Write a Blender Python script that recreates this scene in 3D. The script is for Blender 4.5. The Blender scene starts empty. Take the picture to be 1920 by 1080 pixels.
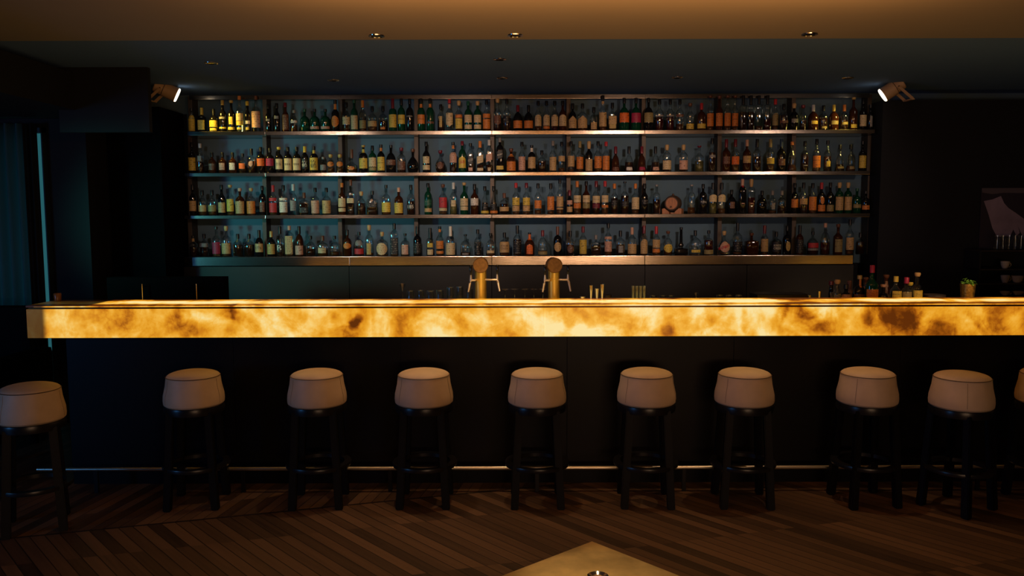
import bpy, bmesh, math, random
from mathutils import Vector, Matrix
sc = bpy.context.scene
COL = sc.collection
PI = math.pi
random.seed(7)

# ------------------------------------------------------------------ camera
F, HZ, ROLL, EYE = 1550.0, 400.0, -0.003, 1.7
PITCH = math.atan((540 - HZ) / F)
cam = bpy.data.cameras.new('camera')
cam.sensor_width = 36.0
cam.lens = F / 1920 * 36.0
cam.clip_end = 60
camo = bpy.data.objects.new('camera', cam)
COL.objects.link(camo)
camo.matrix_world = Matrix.Translation((0, 0, EYE)) @ Matrix.Rotation(PI / 2 - PITCH, 4, 'X') @ Matrix.Rotation(ROLL, 4, 'Z')
sc.camera = camo


def ray(px, py):
    x, y, z = (px - 960) / F, (540 - py) / F, -1.0
    c, s = math.cos(ROLL), math.sin(ROLL)
    x, y = c * x - s * y, s * x + c * y
    a = PI / 2 - PITCH
    ca, sa = math.cos(a), math.sin(a)
    return x, ca * y - sa * z, sa * y + ca * z


def U(px, py, Y):          # point of the vertical plane y = Y
    r = ray(px, py)
    t = Y / r[1]
    return Vector((r[0] * t, Y, EYE + r[2] * t))


def UZ(px, py, Z):         # point of the level plane z = Z
    r = ray(px, py)
    t = (Z - EYE) / r[2]
    return Vector((r[0] * t, r[1] * t, Z))


# ------------------------------------------------------------------ view, world, light
sc.view_settings.view_transform = 'Standard'
sc.view_settings.look = 'None'
sc.view_settings.exposure = 0.0
sc.view_settings.gamma = 1.0
sc.view_settings.use_curve_mapping = False
w = bpy.data.worlds.new('world')
sc.world = w
w.use_nodes = True
w.node_tree.nodes['Background'].inputs[0].default_value = (0.35, 0.5, 1.0, 1)
w.node_tree.nodes['Background'].inputs[1].default_value = 0.0045
sc.cycles.max_bounces = 6
sc.cycles.transparent_max_bounces = 16
sc.cycles.caustics_reflective = False
sc.cycles.caustics_refractive = False


def aim(o, loc, tgt):
    o.location = loc
    d = Vector(tgt) - Vector(loc)
    o.rotation_euler = d.to_track_quat('-Z', 'Y').to_euler()


def spot(name, loc, tgt, power, col, size, blend=0.6, rad=0.04):
    l = bpy.data.lights.new(name, 'SPOT')
    l.energy, l.color, l.spot_size, l.spot_blend, l.shadow_soft_size = power, col, math.radians(size), blend, rad
    o = bpy.data.objects.new(name, l)
    COL.objects.link(o)
    aim(o, loc, tgt)
    return o


def area(name, loc, tgt, power, col, sx, sy):
    l = bpy.data.lights.new(name, 'AREA')
    l.shape = 'RECTANGLE'
    l.energy, l.color, l.size, l.size_y = power, col, sx, sy
    o = bpy.data.objects.new(name, l)
    COL.objects.link(o)
    aim(o, loc, tgt)
    return o


# ceiling spots over the guests' side, aimed at the bottle shelves; last one added to brighten the right bays
for X, Xt, e in ((-2.16, -1.95, 85), (-0.50, -0.5, 150), (1.36, 1.05, 120), (3.3, 2.6, 42)):
    spot('shelf_spotlight', (X, 3.4, 2.45), (Xt, 7.4, 1.76), e * 1.15, (1.0, 0.74, 0.58), 34, 1.0, 0.05)
# added area light without a fixture, washes the near ceiling warm
area('ceiling_fill_light', (0.45, 3.45, 2.38), (0.45, 3.7, 3.0), 31, (1.0, 0.44, 0.12), 3.0, 0.25)
# added spots brightening the front table and the right of the work surface
spot('table_fill_light', (0.25, 1.75, 2.6), (0.23, 2.05, 0.75), 45, (1.0, 0.70, 0.38), 16, 0.6, 0.04)
spot('counter_fill_light', (3.3, 3.3, 2.45), (3.0, 5.6, 1.2), 120, (1.0, 0.66, 0.36), 27, 1.0, 0.04)
# warm lamps of the room behind the photographer
area('room_lamp', (1.2, -2.4, 0.95), (0.7, 4.8, 0.75), 36, (1.0, 0.60, 0.34), 2.4, 0.5)
# teal spot: daylight from a window on the left side of the room
spot('side_window_daylight', (-4.8, 4.2, 1.6), (-1.9, 7.5, 1.65), 230, (0.12, 0.80, 0.66), 34, 1.0, 0.16)
area('blue_fill_light', (-6.7, 0.6, 1.5), (0.5, 6.8, 2.5), 40, (0.10, 0.40, 1.0), 1.0, 1.2)  # added blue fill for the far ceiling, no window here
spot('tap_fill_light', (0.1, 3.2, 2.45), (-0.05, 5.42, 1.25), 85, (1.0, 0.60, 0.22), 17, 1.0, 0.04)  # added spot that brightens the beer taps


# ------------------------------------------------------------------ materials
def nodes(m):
    m.use_nodes = True
    nt = m.node_tree
    return nt, nt.nodes['Principled BSDF']


MATS = {}


def mat(name, col, rough=0.5, metal=0.0, spec=0.5, noise=0.0, nscale=30, bump=0.0, coat=0.0, aniso=None):
    if name in MATS:
        return MATS[name]
    m = bpy.data.materials.new(name)
    nt, b = nodes(m)
    b.inputs['Base Color'].default_value = (*col, 1)
    b.inputs['Roughness'].default_value = rough
    b.inputs['Metallic'].default_value = metal
    b.inputs['Specular IOR Level'].default_value = spec
    if coat:
        b.inputs['Coat Weight'].default_value = coat
    if noise or bump:
        tc = nt.nodes.new('ShaderNodeTexCoord')
        n = nt.nodes.new('ShaderNodeTexNoise')
        n.inputs['Scale'].default_value = nscale
        n.inputs['Detail'].default_value = 5
        mp = nt.nodes.new('ShaderNodeMapping')
        if aniso:
            mp.inputs['Scale'].default_value = aniso
        nt.links.new(tc.outputs['Object'], mp.inputs[0])
        nt.links.new(mp.outputs[0], n.inputs['Vector'])
        if noise:
            r = nt.nodes.new('ShaderNodeValToRGB')
            r.color_ramp.elements[0].position = 0.3
            r.color_ramp.elements[1].position = 0.7
            r.color_ramp.elements[0].color = (*[c * (1 - noise) for c in col], 1)
            r.color_ramp.elements[1].color = (*[min(1, c * (1 + noise)) for c in col], 1)
            nt.links.new(n.outputs['Fac'], r.inputs[0])
            nt.links.new(r.outputs[0], b.inputs['Base Color'])
        if bump:
            bp = nt.nodes.new('ShaderNodeBump')
            bp.inputs['Strength'].default_value = bump
            bp.inputs['Distance'].default_value = 0.002
            nt.links.new(n.outputs['Fac'], bp.inputs['Height'])
            nt.links.new(bp.outputs[0], b.inputs['Normal'])
    MATS[name] = m
    return m


def emis(name, col, strength):
    m = bpy.data.materials.new(name)
    nt, b = nodes(m)
    b.inputs['Base Color'].default_value = (*col, 1)
    b.inputs['Emission Color'].default_value = (*col, 1)
    b.inputs['Emission Strength'].default_value = strength
    return m


def thin_glass(name, tint, refl=0.12, edge=0.8):
    m = bpy.data.materials.new(name)
    m.use_nodes = True
    nt = m.node_tree
    nt.nodes.clear()
    out = nt.nodes.new('ShaderNodeOutputMaterial')
    mix = nt.nodes.new('ShaderNodeMixShader')
    tr = nt.nodes.new('ShaderNodeBsdfTransparent')
    tr.inputs[0].default_value = (*tint, 1)
    gl = nt.nodes.new('ShaderNodeBsdfGlossy')
    gl.inputs['Color'].default_value = (0.9, 0.95, 0.95, 1)
    gl.inputs['Roughness'].default_value = 0.06
    lw = nt.nodes.new('ShaderNodeLayerWeight')
    lw.inputs[0].default_value = 0.35
    mr = nt.nodes.new('ShaderNodeMapRange')
    mr.inputs['To Min'].default_value = refl * 0.5
    mr.inputs['To Max'].default_value = edge
    nt.links.new(lw.outputs['Facing'], mr.inputs[0])
    nt.links.new(mr.outputs[0], mix.inputs[0])
    nt.links.new(tr.outputs[0], mix.inputs[1])
    nt.links.new(gl.outputs[0], mix.inputs[2])
    nt.links.new(mix.outputs[0], out.inputs[0])
    return m


M_CLEAR = thin_glass('clear_glass', (0.90, 0.93, 0.93), 0.14)
M_WINE = thin_glass('drinking_glass', (0.9, 0.92, 0.92), 0.12, 0.45)
M_WATER = thin_glass('water_glass', (0.93, 0.94, 0.94), 0.03, 0.22)
M_GREEN = mat('green_glass', (0.004, 0.045, 0.022), 0.08, coat=0.3)
M_DARK = mat('dark_glass', (0.007, 0.006, 0.007), 0.08, coat=0.3)
M_BROWN = mat('brown_glass', (0.045, 0.012, 0.004), 0.08, coat=0.3)
GLASS = dict(c=M_CLEAR, g=M_GREEN, k=M_DARK, b=M_BROWN)
LIQ = [mat('liquor_dark', (0.035, 0.012, 0.006), 0.12), mat('liquor_amber', (0.10, 0.035, 0.008), 0.12),
       mat('liquor_red', (0.06, 0.008, 0.008), 0.12), mat('liquor_pale', (0.13, 0.11, 0.035), 0.12)]
M_BLACK = mat('black_lacquer', (0.003, 0.003, 0.004), 0.34)
M_BLACKMAT = mat('black_matte', (0.008, 0.008, 0.010), 0.75, noise=0.25, nscale=4)
M_PANEL = mat('black_front_panel', (0.003, 0.003, 0.005), 0.4, spec=0.25)
M_VOID = mat('black_felt_paint', (0.003, 0.003, 0.004), 0.9, spec=0.05)
M_STEEL = mat('brushed_steel', (0.40, 0.33, 0.28), 0.17, 1.0, noise=0.08, nscale=6, bump=0.12, aniso=(1, 1, 60))
M_POST = mat('post_steel', (0.085, 0.065, 0.055), 0.5, 0.6, noise=0.15, nscale=8)
M_CHROME = mat('chrome', (0.75, 0.72, 0.70), 0.12, 1.0)
M_BRASS = mat('brass', (0.95, 0.62, 0.14), 0.42, 0.85, noise=0.12, nscale=9)
M_NICKEL = mat('satin_nickel', (0.85, 0.74, 0.64), 0.35, 0.75)
M_BRASSDULL = mat('dull_brass', (0.30, 0.16, 0.06), 0.55, 0.6, noise=0.2, nscale=60)
M_WALL = mat('shelf_wall_paint', (0.095, 0.165, 0.235), 0.8, noise=0.06, nscale=3)

CC = dict(K=(0.008, 0.008, 0.010), Y=(0.72, 0.50, 0.07), O=(0.72, 0.22, 0.035), C=(0.70, 0.52, 0.28), W=(0.80, 0.70, 0.60),
          T=(0.58, 0.36, 0.15), R=(0.55, 0.03, 0.04), M=(0.17, 0.012, 0.025), G=(0.01, 0.09, 0.05), P=(0.66, 0.36, 0.25),
          D=(0.55, 0.36, 0.10), N=(0.15, 0.055, 0.03), S=(0.62, 0.60, 0.58), L=(0.32, 0.24, 0.09), E=(0.26, 0.24, 0.23),
          F=(0.85, 0.16, 0.02), V=(0.42, 0.02, 0.07), B=(0.02, 0.05, 0.11))
CN = dict(K='black', Y='yellow', O='orange', C='cream', W='white', T='tan', R='red', M='maroon', G='green', P='pinkish',
          D='gold', N='brown', S='silver', L='olive', E='grey', F='orange', V='magenta', B='blue')


def label_mat(c):
    key = 'label_' + CN[c] + c
    if key in MATS:
        return MATS[key]
    m = bpy.data.materials.new(key)
    nt, b = nodes(m)
    col = CC[c]
    lum = sum(col) / 3
    ink = (0.03, 0.02, 0.015) if lum > 0.12 else (0.40, 0.33, 0.25)
    b.inputs['Roughness'].default_value = 0.55
    uv = nt.nodes.new('ShaderNodeUVMap')
    sp = nt.nodes.new('ShaderNodeSeparateXYZ')
    nt.links.new(uv.outputs[0], sp.inputs[0])

    def math_(op, a, bb=None):
        n = nt.nodes.new('ShaderNodeMath')
        n.operation = op
        for i, v in enumerate((a, bb)):
            if v is None:
                continue
            if isinstance(v, (int, float)):
                n.inputs[i].default_value = v
            else:
                nt.links.new(v, n.inputs[i])
        return n.outputs[0]
    nw = nt.nodes.new('ShaderNodeTexNoise')
    nw.inputs['Scale'].default_value = 0.12
    nt.links.new(uv.outputs[0], nw.inputs['Vector'])
    row = math_('ADD', math_('DIVIDE', sp.outputs[1], 4.2), math_('MULTIPLY', nw.outputs['Fac'], 1.5))
    fl = math_('FLOOR', row)
    fr = math_('FRACT', row)
    band = math_('MULTIPLY', math_('GREATER_THAN', fr, 0.38), math_('LESS_THAN', fr, 0.80))
    cb = nt.nodes.new('ShaderNodeCombineXYZ')
    nt.links.new(math_('MULTIPLY', sp.outputs[0], 0.42), cb.inputs[0])
    nt.links.new(math_('MULTIPLY', fl, 5.37), cb.inputs[1])
    nz = nt.nodes.new('ShaderNodeTexNoise')
    nz.inputs['Scale'].default_value = 1.3
    nz.inputs['Detail'].default_value = 2
    nt.links.new(cb.outputs[0], nz.inputs['Vector'])
    thr = math_('GREATER_THAN', nz.outputs['Fac'], 0.54)
    fac = math_('MULTIPLY', math_('MULTIPLY', band, thr), 0.5)
    nz2 = nt.nodes.new('ShaderNodeTexNoise')
    nz2.inputs['Scale'].default_value = 0.25
    nt.links.new(uv.outputs[0], nz2.inputs['Vector'])
    mx0 = nt.nodes.new('ShaderNodeMix')
    mx0.data_type = 'RGBA'
    mx0.inputs[6].default_value = (*[k * 0.75 for k in col], 1)
    mx0.inputs[7].default_value = (*[min(1, k * 1.2) for k in col], 1)
    nt.links.new(nz2.outputs['Fac'], mx0.inputs[0])
    mx = nt.nodes.new('ShaderNodeMix')
    mx.data_type = 'RGBA'
    nt.links.new(fac, mx.inputs[0])
    nt.links.new(mx0.outputs[2], mx.inputs[6])
    mx.inputs[7].default_value = (*ink, 1)
    nt.links.new(mx.outputs[2], b.inputs['Base Color'])
    MATS[key] = m
    return m


def cap_mat(c):
    return mat('cap_' + CN[c] + c, CC[c], 0.28 if c in 'DSYM' else 0.4, 0.0)


# ------------------------------------------------------------------ mesh helpers
def link(name, me, m, parent=None, smooth=False):
    if m is not None and not me.materials:
        me.materials.append(m)
    if smooth:
        for p in me.polygons:
            p.use_smooth = True
    o = bpy.data.objects.new(name, me)
    COL.objects.link(o)
    if parent:
        o.parent = parent
    return o


def tag(o, label=None, cat=None, group=None, kind=None):
    if label:
        o['label'] = label
    if cat:
        o['category'] = cat
    if group:
        o['group'] = group
    if kind:
        o['kind'] = kind
    return o


def empty(name, loc, rz=0.0, label=None, cat=None, group=None):
    o = bpy.data.objects.new(name, None)
    COL.objects.link(o)
    o.location = loc
    o.rotation_euler = (0, 0, rz)
    o.empty_display_size = 0.1
    return tag(o, label, cat, group)


def mesh(verts, faces, name='m'):
    me = bpy.data.meshes.new(name)
    me.from_pydata([tuple(v) for v in verts], [], faces)
    me.update()
    return me


class MB:
    def __init__(s):
        s.v, s.f = [], []

    def add(s, v, f, M=None):
        n = len(s.v)
        for p in v:
            s.v.append(tuple(M @ Vector(p)) if M is not None else tuple(p))
        s.f += [tuple(i + n for i in q) for q in f]
        return s

    def box(s, x0, x1, y0, y1, z0, z1, b=0.0, M=None):
        bm = bmesh.new()
        bmesh.ops.create_cube(bm, size=1)
        for vv in bm.verts:
            vv.co = Vector(((x0 + x1) / 2 + vv.co.x * (x1 - x0), (y0 + y1) / 2 + vv.co.y * (y1 - y0), (z0 + z1) / 2 + vv.co.z * (z1 - z0)))
        if b:
            bmesh.ops.bevel(bm, geom=bm.edges[:], offset=b, segments=2, affect='EDGES', profile=0.7)
        bm.verts.index_update()
        s.add([vv.co.copy() for vv in bm.verts], [[vv.index for vv in f.verts] for f in bm.faces], M)
        bm.free()
        return s

    def lathe(s, prof, n=24, M=None, cap=True, sq=2.0):
        vs, fs = [], []
        for r, z in prof:
            for i in range(n):
                a = 2 * PI * i / n
                c, d = math.cos(a), math.sin(a)
                k = r if sq == 2.0 else r / (abs(c) ** sq + abs(d) ** sq) ** (1 / sq)
                vs.append((k * c, k * d, z))
        for j in range(len(prof) - 1):
            for i in range(n):
                fs.append((j * n + i, j * n + (i + 1) % n, (j + 1) * n + (i + 1) % n, (j + 1) * n + i))
        if cap:
            fs.append(tuple(reversed(range(n))))
            fs.append(tuple((len(prof) - 1) * n + i for i in range(n)))
        return s.add(vs, fs, M)

    def tube(s, pts, r, n=10):
        pts = [Vector(p) for p in pts]
        vs, fs = [], []
        for k, p in enumerate(pts):
            d = (pts[min(k + 1, len(pts) - 1)] - pts[max(k - 1, 0)]).normalized()
            up = Vector((0, 0, 1)) if abs(d.z) < 0.9 else Vector((1, 0, 0))
            a = d.cross(up).normalized()
            b = d.cross(a)
            rr = r[k] if isinstance(r, (list, tuple)) else r
            for i in range(n):
                t = 2 * PI * i / n
                vs.append(p + a * rr * math.cos(t) + b * rr * math.sin(t))
        for j in range(len(pts) - 1):
            for i in range(n):
                fs.append((j * n + i, j * n + (i + 1) % n, (j + 1) * n + (i + 1) % n, (j + 1) * n + i))
        fs.append(tuple(range(n)))
        fs.append(tuple(reversed([(len(pts) - 1) * n + i for i in range(n)])))
        return s.add(vs, fs)

    def build(s, name, m, parent=None, smooth=False):
        me = mesh(s.v, s.f, name)
        bm = bmesh.new()
        bm.from_mesh(me)
        bmesh.ops.recalc_face_normals(bm, faces=bm.faces[:])
        bm.to_mesh(me)
        bm.free()
        o = link(name, me, m, parent)
        if smooth:
            for p in me.polygons:
                p.use_smooth = True
            me.set_sharp_from_angle(angle=math.radians(35)) if hasattr(me, 'set_sharp_from_angle') else None
        return o


def box(name, x0, x1, y0, y1, z0, z1, m, parent=None, b=0.0):
    return MB().box(x0, x1, y0, y1, z0, z1, b).build(name, m, parent)


def struct(name, x0, x1, y0, y1, z0, z1, m):
    return tag(box(name, x0, x1, y0, y1, z0, z1, m), kind='structure')


def local(o, p):
    return tuple(Vector(p) - o.location)


# ------------------------------------------------------------------ room shell
ZC = 2.765          # far ceiling over the shelves
ZN = ZC - 0.04                     # near ceiling; step added to keep the far part in shade
YSTEP = UZ(960, 74, ZN).y

m_floor = bpy.data.materials.new('chevron_parquet')
nt, b = nodes(m_floor)


def N(t, **k):
    n = nt.nodes.new(t)
    for a, v in k.items():
        setattr(n, a, v)
    return n


def mth(op, a, c=None, d=None):
    n = nt.nodes.new('ShaderNodeMath')
    n.operation = op
    for i, v in enumerate((a, c, d)):
        if v is None:
            continue
        if isinstance(v, (int, float)):
            n.inputs[i].default_value = v
        else:
            nt.links.new(v, n.inputs[i])
    return n.outputs[0]


tc = N('ShaderNodeTexCoord')
mp = N('ShaderNodeMapping')
mp.inputs['Rotation'].default_value = (0, 0, math.radians(-16))
mp.inputs['Location'].default_value = (0, -0.02, 0)
nt.links.new(tc.outputs['Object'], mp.inputs[0])
sp = N('ShaderNodeSeparateXYZ')
nt.links.new(mp.outputs[0], sp.inputs[0])
STR = 2.5
# strip across v, zigzag; the seam of the first strip pair passes through the measured line
v0 = UZ(266, 985, 0)
vs = v0.y * math.cos(math.radians(16)) - v0.x * math.sin(math.radians(16)) - 0.02
vv = mth('DIVIDE', mth('SUBTRACT', sp.outputs[1], vs), STR)
tri = mth('PINGPONG', vv, 1.0)
sl = mth('MULTIPLY', tri, STR * math.tan(math.radians(26)))
along = mth('SUBTRACT', sp.outputs[0], sl)
pl = mth('DIVIDE', along, 0.072)
pf = mth('FRACT', pl)
pi_ = mth('FLOOR', pl)
si = mth('FLOOR', vv)
cb = N('ShaderNodeCombineXYZ')
nt.links.new(pi_, cb.inputs[0])
nt.links.new(si, cb.inputs[1])
# random board breaks along the strip
wn0 = N('ShaderNodeTexWhiteNoise', noise_dimensions='2D')
nt.links.new(cb.outputs[0], wn0.inputs['Vector'])
seg = mth('FLOOR', mth('ADD', mth('MULTIPLY', vv, 3.8), mth('MULTIPLY', wn0.outputs['Value'], 3.0)))
nt.links.new(seg, cb.inputs[2])
wn = N('ShaderNodeTexWhiteNoise', noise_dimensions='3D')
nt.links.new(cb.outputs[0], wn.inputs['Vector'])
gr = N('ShaderNodeTexNoise')
gr.inputs['Scale'].default_value = 3
gr.inputs['Detail'].default_value = 6
cg = N('ShaderNodeCombineXYZ')
nt.links.new(mth('MULTIPLY', along, 14), cg.inputs[0])
nt.links.new(mth('MULTIPLY', vv, 2.0), cg.inputs[1])
nt.links.new(wn.outputs['Value'], cg.inputs[2])
nt.links.new(cg.outputs[0], gr.inputs['Vector'])
ramp = N('ShaderNodeValToRGB')
ramp.color_ramp.elements[0].color = (0.030, 0.017, 0.009, 1)
ramp.color_ramp.elements[1].color = (0.23, 0.135, 0.07, 1)
ramp.color_ramp.elements[0].position = 0.15
ramp.color_ramp.elements[1].position = 0.95
nt.links.new(mth('ADD', mth('MULTIPLY', wn.outputs['Value'], 0.6), mth('MULTIPLY', gr.outputs['Fac'], 0.45)), ramp.inputs[0])
e1 = mth('MULTIPLY', mth('GREATER_THAN', pf, 0.045), mth('LESS_THAN', pf, 0.97))
e2 = mth('GREATER_THAN', mth('MINIMUM', tri, mth('SUBTRACT', 1.0, tri)), 0.004)
gap = mth('MULTIPLY', e1, e2)
mx = N('ShaderNodeMix', data_type='RGBA')
nt.links.new(gap, mx.inputs[0])
mx.inputs[6].default_value = (0.018, 0.010, 0.006, 1)
nt.links.new(ramp.outputs[0], mx.inputs[7])
nt.links.new(mx.outputs[2], b.inputs['Base Color'])
b.inputs['Roughness'].default_value = 0.5
bp = N('ShaderNodeBump')
bp.inputs['Strength'].default_value = 0.4
bp.inputs['Distance'].default_value = 0.002
nt.links.new(mth('ADD', gap, mth('MULTIPLY', gr.outputs['Fac'], 0.5)), bp.inputs['Height'])
nt.links.new(bp.outputs[0], b.inputs['Normal'])

struct('floor', -7, 7, -3.2, 8.3, -0.1, 0, m_floor)
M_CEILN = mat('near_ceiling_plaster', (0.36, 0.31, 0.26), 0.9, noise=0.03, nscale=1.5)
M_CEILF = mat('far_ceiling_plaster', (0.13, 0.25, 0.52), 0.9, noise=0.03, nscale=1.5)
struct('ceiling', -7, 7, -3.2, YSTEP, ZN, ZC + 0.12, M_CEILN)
struct('ceiling_over_bar', -7, 7, YSTEP, 8.3, ZC, ZC + 0.12, M_CEILF)['label'] = 'dark part of the ceiling above the bar, beyond the added step'
M_WDARK = mat('dark_navy_wall', (0.005, 0.006, 0.011), 0.8, noise=0.2, nscale=2)
struct('wall_back', -3.5, 7, 7.58, 7.75, 0, ZC, M_WDARK)
# painted panel behind the bottles
xa, xb = -2.92, U(1638, 330, 7.41).x + 0.02
struct('wall_panel', xa, xb, 7.55, 7.564, 1.24, ZC - 0.001, M_WALL)['label'] = 'blue-grey painted wall behind the bottle shelves'
struct('wall_upper_band', -3.39, 6.9, 7.565, 7.579, 2.6, ZC - 0.001, M_WALL)['label'] = 'painted strip of back wall under the ceiling'
struct('wall_rear', -7, 7, -3.3, -3.2, 0, ZC, M_WDARK)
struct('wall_right', 6.9, 7, -3.2, 7.58, 0, ZC, M_WDARK)
struct('wall_left', -7, -6.9, -3.2, 8.3, 0, ZC, M_WDARK)
struct('beam_left', -6.9, -3.18, -3.2, 6.66, 2.46, ZN, M_WDARK)['label'] = 'dark beam under the ceiling at the left'
# frontal wall on the left with a window opening
wx0, wx1, wz1, wz0 = -4.35, U(95, 400, 6.68).x, U(50, 239, 6.68).z, 0.06
struct('wall_window_side', wx1, -3.40, 6.68, 6.8, 0, ZC, M_WDARK)
struct('wall_return', -3.5, -3.40, 6.801, 7.58, 0, ZC, M_WDARK)
struct('wall_window_side', -6.9, wx0, 6.68, 6.8, 0, ZC, M_WDARK)
struct('wall_window_top', wx0, wx1, 6.68, 6.8, wz1, ZC, M_WDARK)
struct('wall_window_bottom', wx0, wx1, 6.68, 6.8, 0, wz0, M_WDARK)
px0, px1 = -3.0, U(277, 160, 6.12).x
struct('beam_front', px0 - 0.3, px1, 6.12, 6.17, 2.30, ZC, M_WDARK)['label'] = 'dark box under the ceiling left of the shelving'

win = MB()
win.box(wx0, wx0 + 0.05, 6.70, 6.76, wz0, wz1).box(wx1 - 0.05, wx1, 6.70, 6.76, wz0, wz1)
win.box(wx0, wx1, 6.70, 6.76, wz1 - 0.04, wz1).box(wx0, wx1, 6.70, 6.76, wz0, wz0 + 0.05)
wo = tag(win.build('window_1', mat('window_frame_paint', (0.02, 0.03, 0.035), 0.5)), 'window at the left edge with dark frame', kind='structure')
m_win = emis('dusk_window_pane', (0.03, 0.17, 0.20), 0.55)
box('window_pane', wx0 + 0.04, wx1 - 0.04, 6.78, 6.785, wz0 + 0.04, wz1 - 0.03, m_win, wo)


m_curt = mat('teal_sheer_curtain', (0.30, 0.55, 0.62), 0.85)
_n = m_curt.node_tree
_t = _n.nodes.new('ShaderNodeBsdfTranslucent')
_t.inputs[0].default_value = (0.35, 0.60, 0.68, 1)
_m = _n.nodes.new('ShaderNodeMixShader')
_m.inputs[0].default_value = 0.6
_d = _n.nodes.new('ShaderNodeBsdfDiffuse')
_d.inputs[0].default_value = (0.10, 0.20, 0.24, 1)
_n.links.new(_d.outputs[0], _m.inputs[1])
_n.links.new(_t.outputs[0], _m.inputs[2])
_n.links.new(_m.outputs[0], _n.nodes['Material Output'].inputs[0])


def curtain(xl, xr, label, seed, mt):
    rnd = random.Random(seed)
    n, vs, fs = 60, [], []
    ph = rnd.random() * 6
    for i in range(n + 1):
        t = i / n
        x = xl + (xr - xl) * t
        y = 6.58 + 0.03 * math.sin(t * (xr - xl) * 75 + ph) + 0.008 * math.sin(t * 31)
        vs += [(x, y, 0.02), (x, y, wz1 + 0.02)]
    for i in range(n):
        fs.append((2 * i, 2 * i + 2, 2 * i + 3, 2 * i + 1))
    o = link('curtain', mesh(vs, fs), mt, None, True)
    md = o.modifiers.new('thick', 'SOLIDIFY')
    md.thickness = 0.004
    tag(o, label, 'curtain', 'curtains at the left window')


curtain(wx0, U(52, 400, 6.58).x, 'wide dull teal curtain at the left edge of the room', 1, m_curt)
curtain(U(53, 400, 6.58).x, U(76, 400, 6.58).x, 'narrow black drape between the teal curtain and the bright strip of window', 2, mat('black_drape', (0.006, 0.010, 0.014), 0.9))
mu = U(88.5, 400, 6.74).x
box('mullion', mu - 0.009, mu + 0.009, 6.72, 6.77, wz0 + 0.04, wz1 - 0.03, MATS['window_frame_paint'], wo)

# ------------------------------------------------------------------ recessed downlights
def downlight(px, py, z, label):
    p = UZ(px, py, z)
    e = empty('ceiling_downlight', p, 0, label, 'downlight', 'recessed downlights')
    MB().lathe([(0.030, -0.001), (0.036, -0.006), (0.046, -0.004), (0.047, 0.0), (0.030, 0.0)], 28, cap=False).build('trim_ring', M_CHROME, e, True)
    MB().lathe([(0.030, -0.003), (0.020, 0.0), (0.012, 0.0)], 20).build('bulb_cover', mat('downlight_dark', (0.02, 0.02, 0.02), 0.15, 0.8), e, True)
    return e


for px, py, lb in ((706, 67, 'recessed downlight in the warm ceiling, left of the middle'), (966, 66, 'recessed downlight in the warm ceiling above the beer taps'),
                   (1518, 64, 'recessed downlight in the warm ceiling at the right')):
    dl_ = downlight(px, py, ZN, lb)
    p_ = dl_.location
    spot('downlight_beam', (p_.x, p_.y, p_.z - 0.02), (p_.x, p_.y - 0.15, 0), 24, (1.0, 0.62, 0.36), 66, 1.0, 0.025)
for px, py, lb in ((396, 118, 'recessed downlight in the dark ceiling right of the left spotlight'), (937, 111, 'brightest recessed downlight in the dark ceiling, nearer of the middle two'),
                   (625, 150, 'small downlight in the dark ceiling above the third shelf bay'), (942, 146, 'small downlight in the dark ceiling, farther of the middle two'),
                   (1270, 145, 'small downlight in the dark ceiling above the seventh shelf bay'), (1590, 146, 'small downlight in the dark ceiling left of the right spotlight')):
    downlight(px, py, ZC, lb)

# ------------------------------------------------------------------ bottle shelving
YS, YB = 7.25, 7.55
ROWS = [(244.4, 252.2), (322.3, 329.2), (402.0, 408.8), (480.0, 497.3)]
BASE = [U(960, a, YS).z for a, _ in ROWS]
shelf = empty('bottle_shelving', (0, YS, 1.24), 0, 'wide steel shelving with four rows of bottles on the back wall', 'shelving')


def sbox(name, x0, x1, y0, y1, z0, z1, m, bev=0.0):
    o = MB().box(x0, x1, y0 - YS, y1 - YS, z0 - 1.24, z1 - 1.24, bev).build(name, m, shelf)
    return o


ends = [(343, 1641), (345, 1632), (345, 1632), (345, 1600)]
for k, (a, bb) in enumerate(ROWS):
    zt, zb = U(960, a, YS).z, U(960, bb, YS).z
    xl, xr = U(ends[k][0], a, YS).x, U(ends[k][1], a, YS).x
    cuts = [xl] + [U(q, a, YS).x for q in ((655, 922, 1209) if k == 3 else (497, 922, 1209))] + [xr]
    for i in range(len(cuts) - 1):
        sbox('shelf_board', cuts[i] + 0.0006, cuts[i + 1] - 0.0006, YS, YB - 0.002, zb, zt - 0.001, M_STEEL, 0.003)
YP_ = 7.41
zt, zb = U(960, 178.3, YP_).z, U(960, 186, YP_).z
xl, xr = U(357, 183, YP_).x, U(1628, 178, YP_).x
cuts = [xl] + [U(q, 182, YP_).x for q in (640, 922, 1209)] + [xr]
for i in range(4):
    sbox('top_rail', cuts[i] + 0.0006, cuts[i + 1] - 0.0006, YP_ - 0.03, YP_ - 0.001, zb, zt, M_STEEL, 0.002)
PX = [357, 496.5, 638, 780.5, 923, 1066, 1207, 1349, 1488, 1630]
for k in range(4):
    z0 = U(960, ROWS[k][0], YS).z
    z1 = zt - 0.002 if k == 0 else U(960, ROWS[k - 1][1], YS).z - 0.0005
    for i, p in enumerate(PX):
        x = U(p, ROWS[k][0] - 30, YP_).x
        sbox('upright', x - 0.018, x + 0.018, YP_, YB - 0.002, z0, z1, M_POST, 0.0015)

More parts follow.
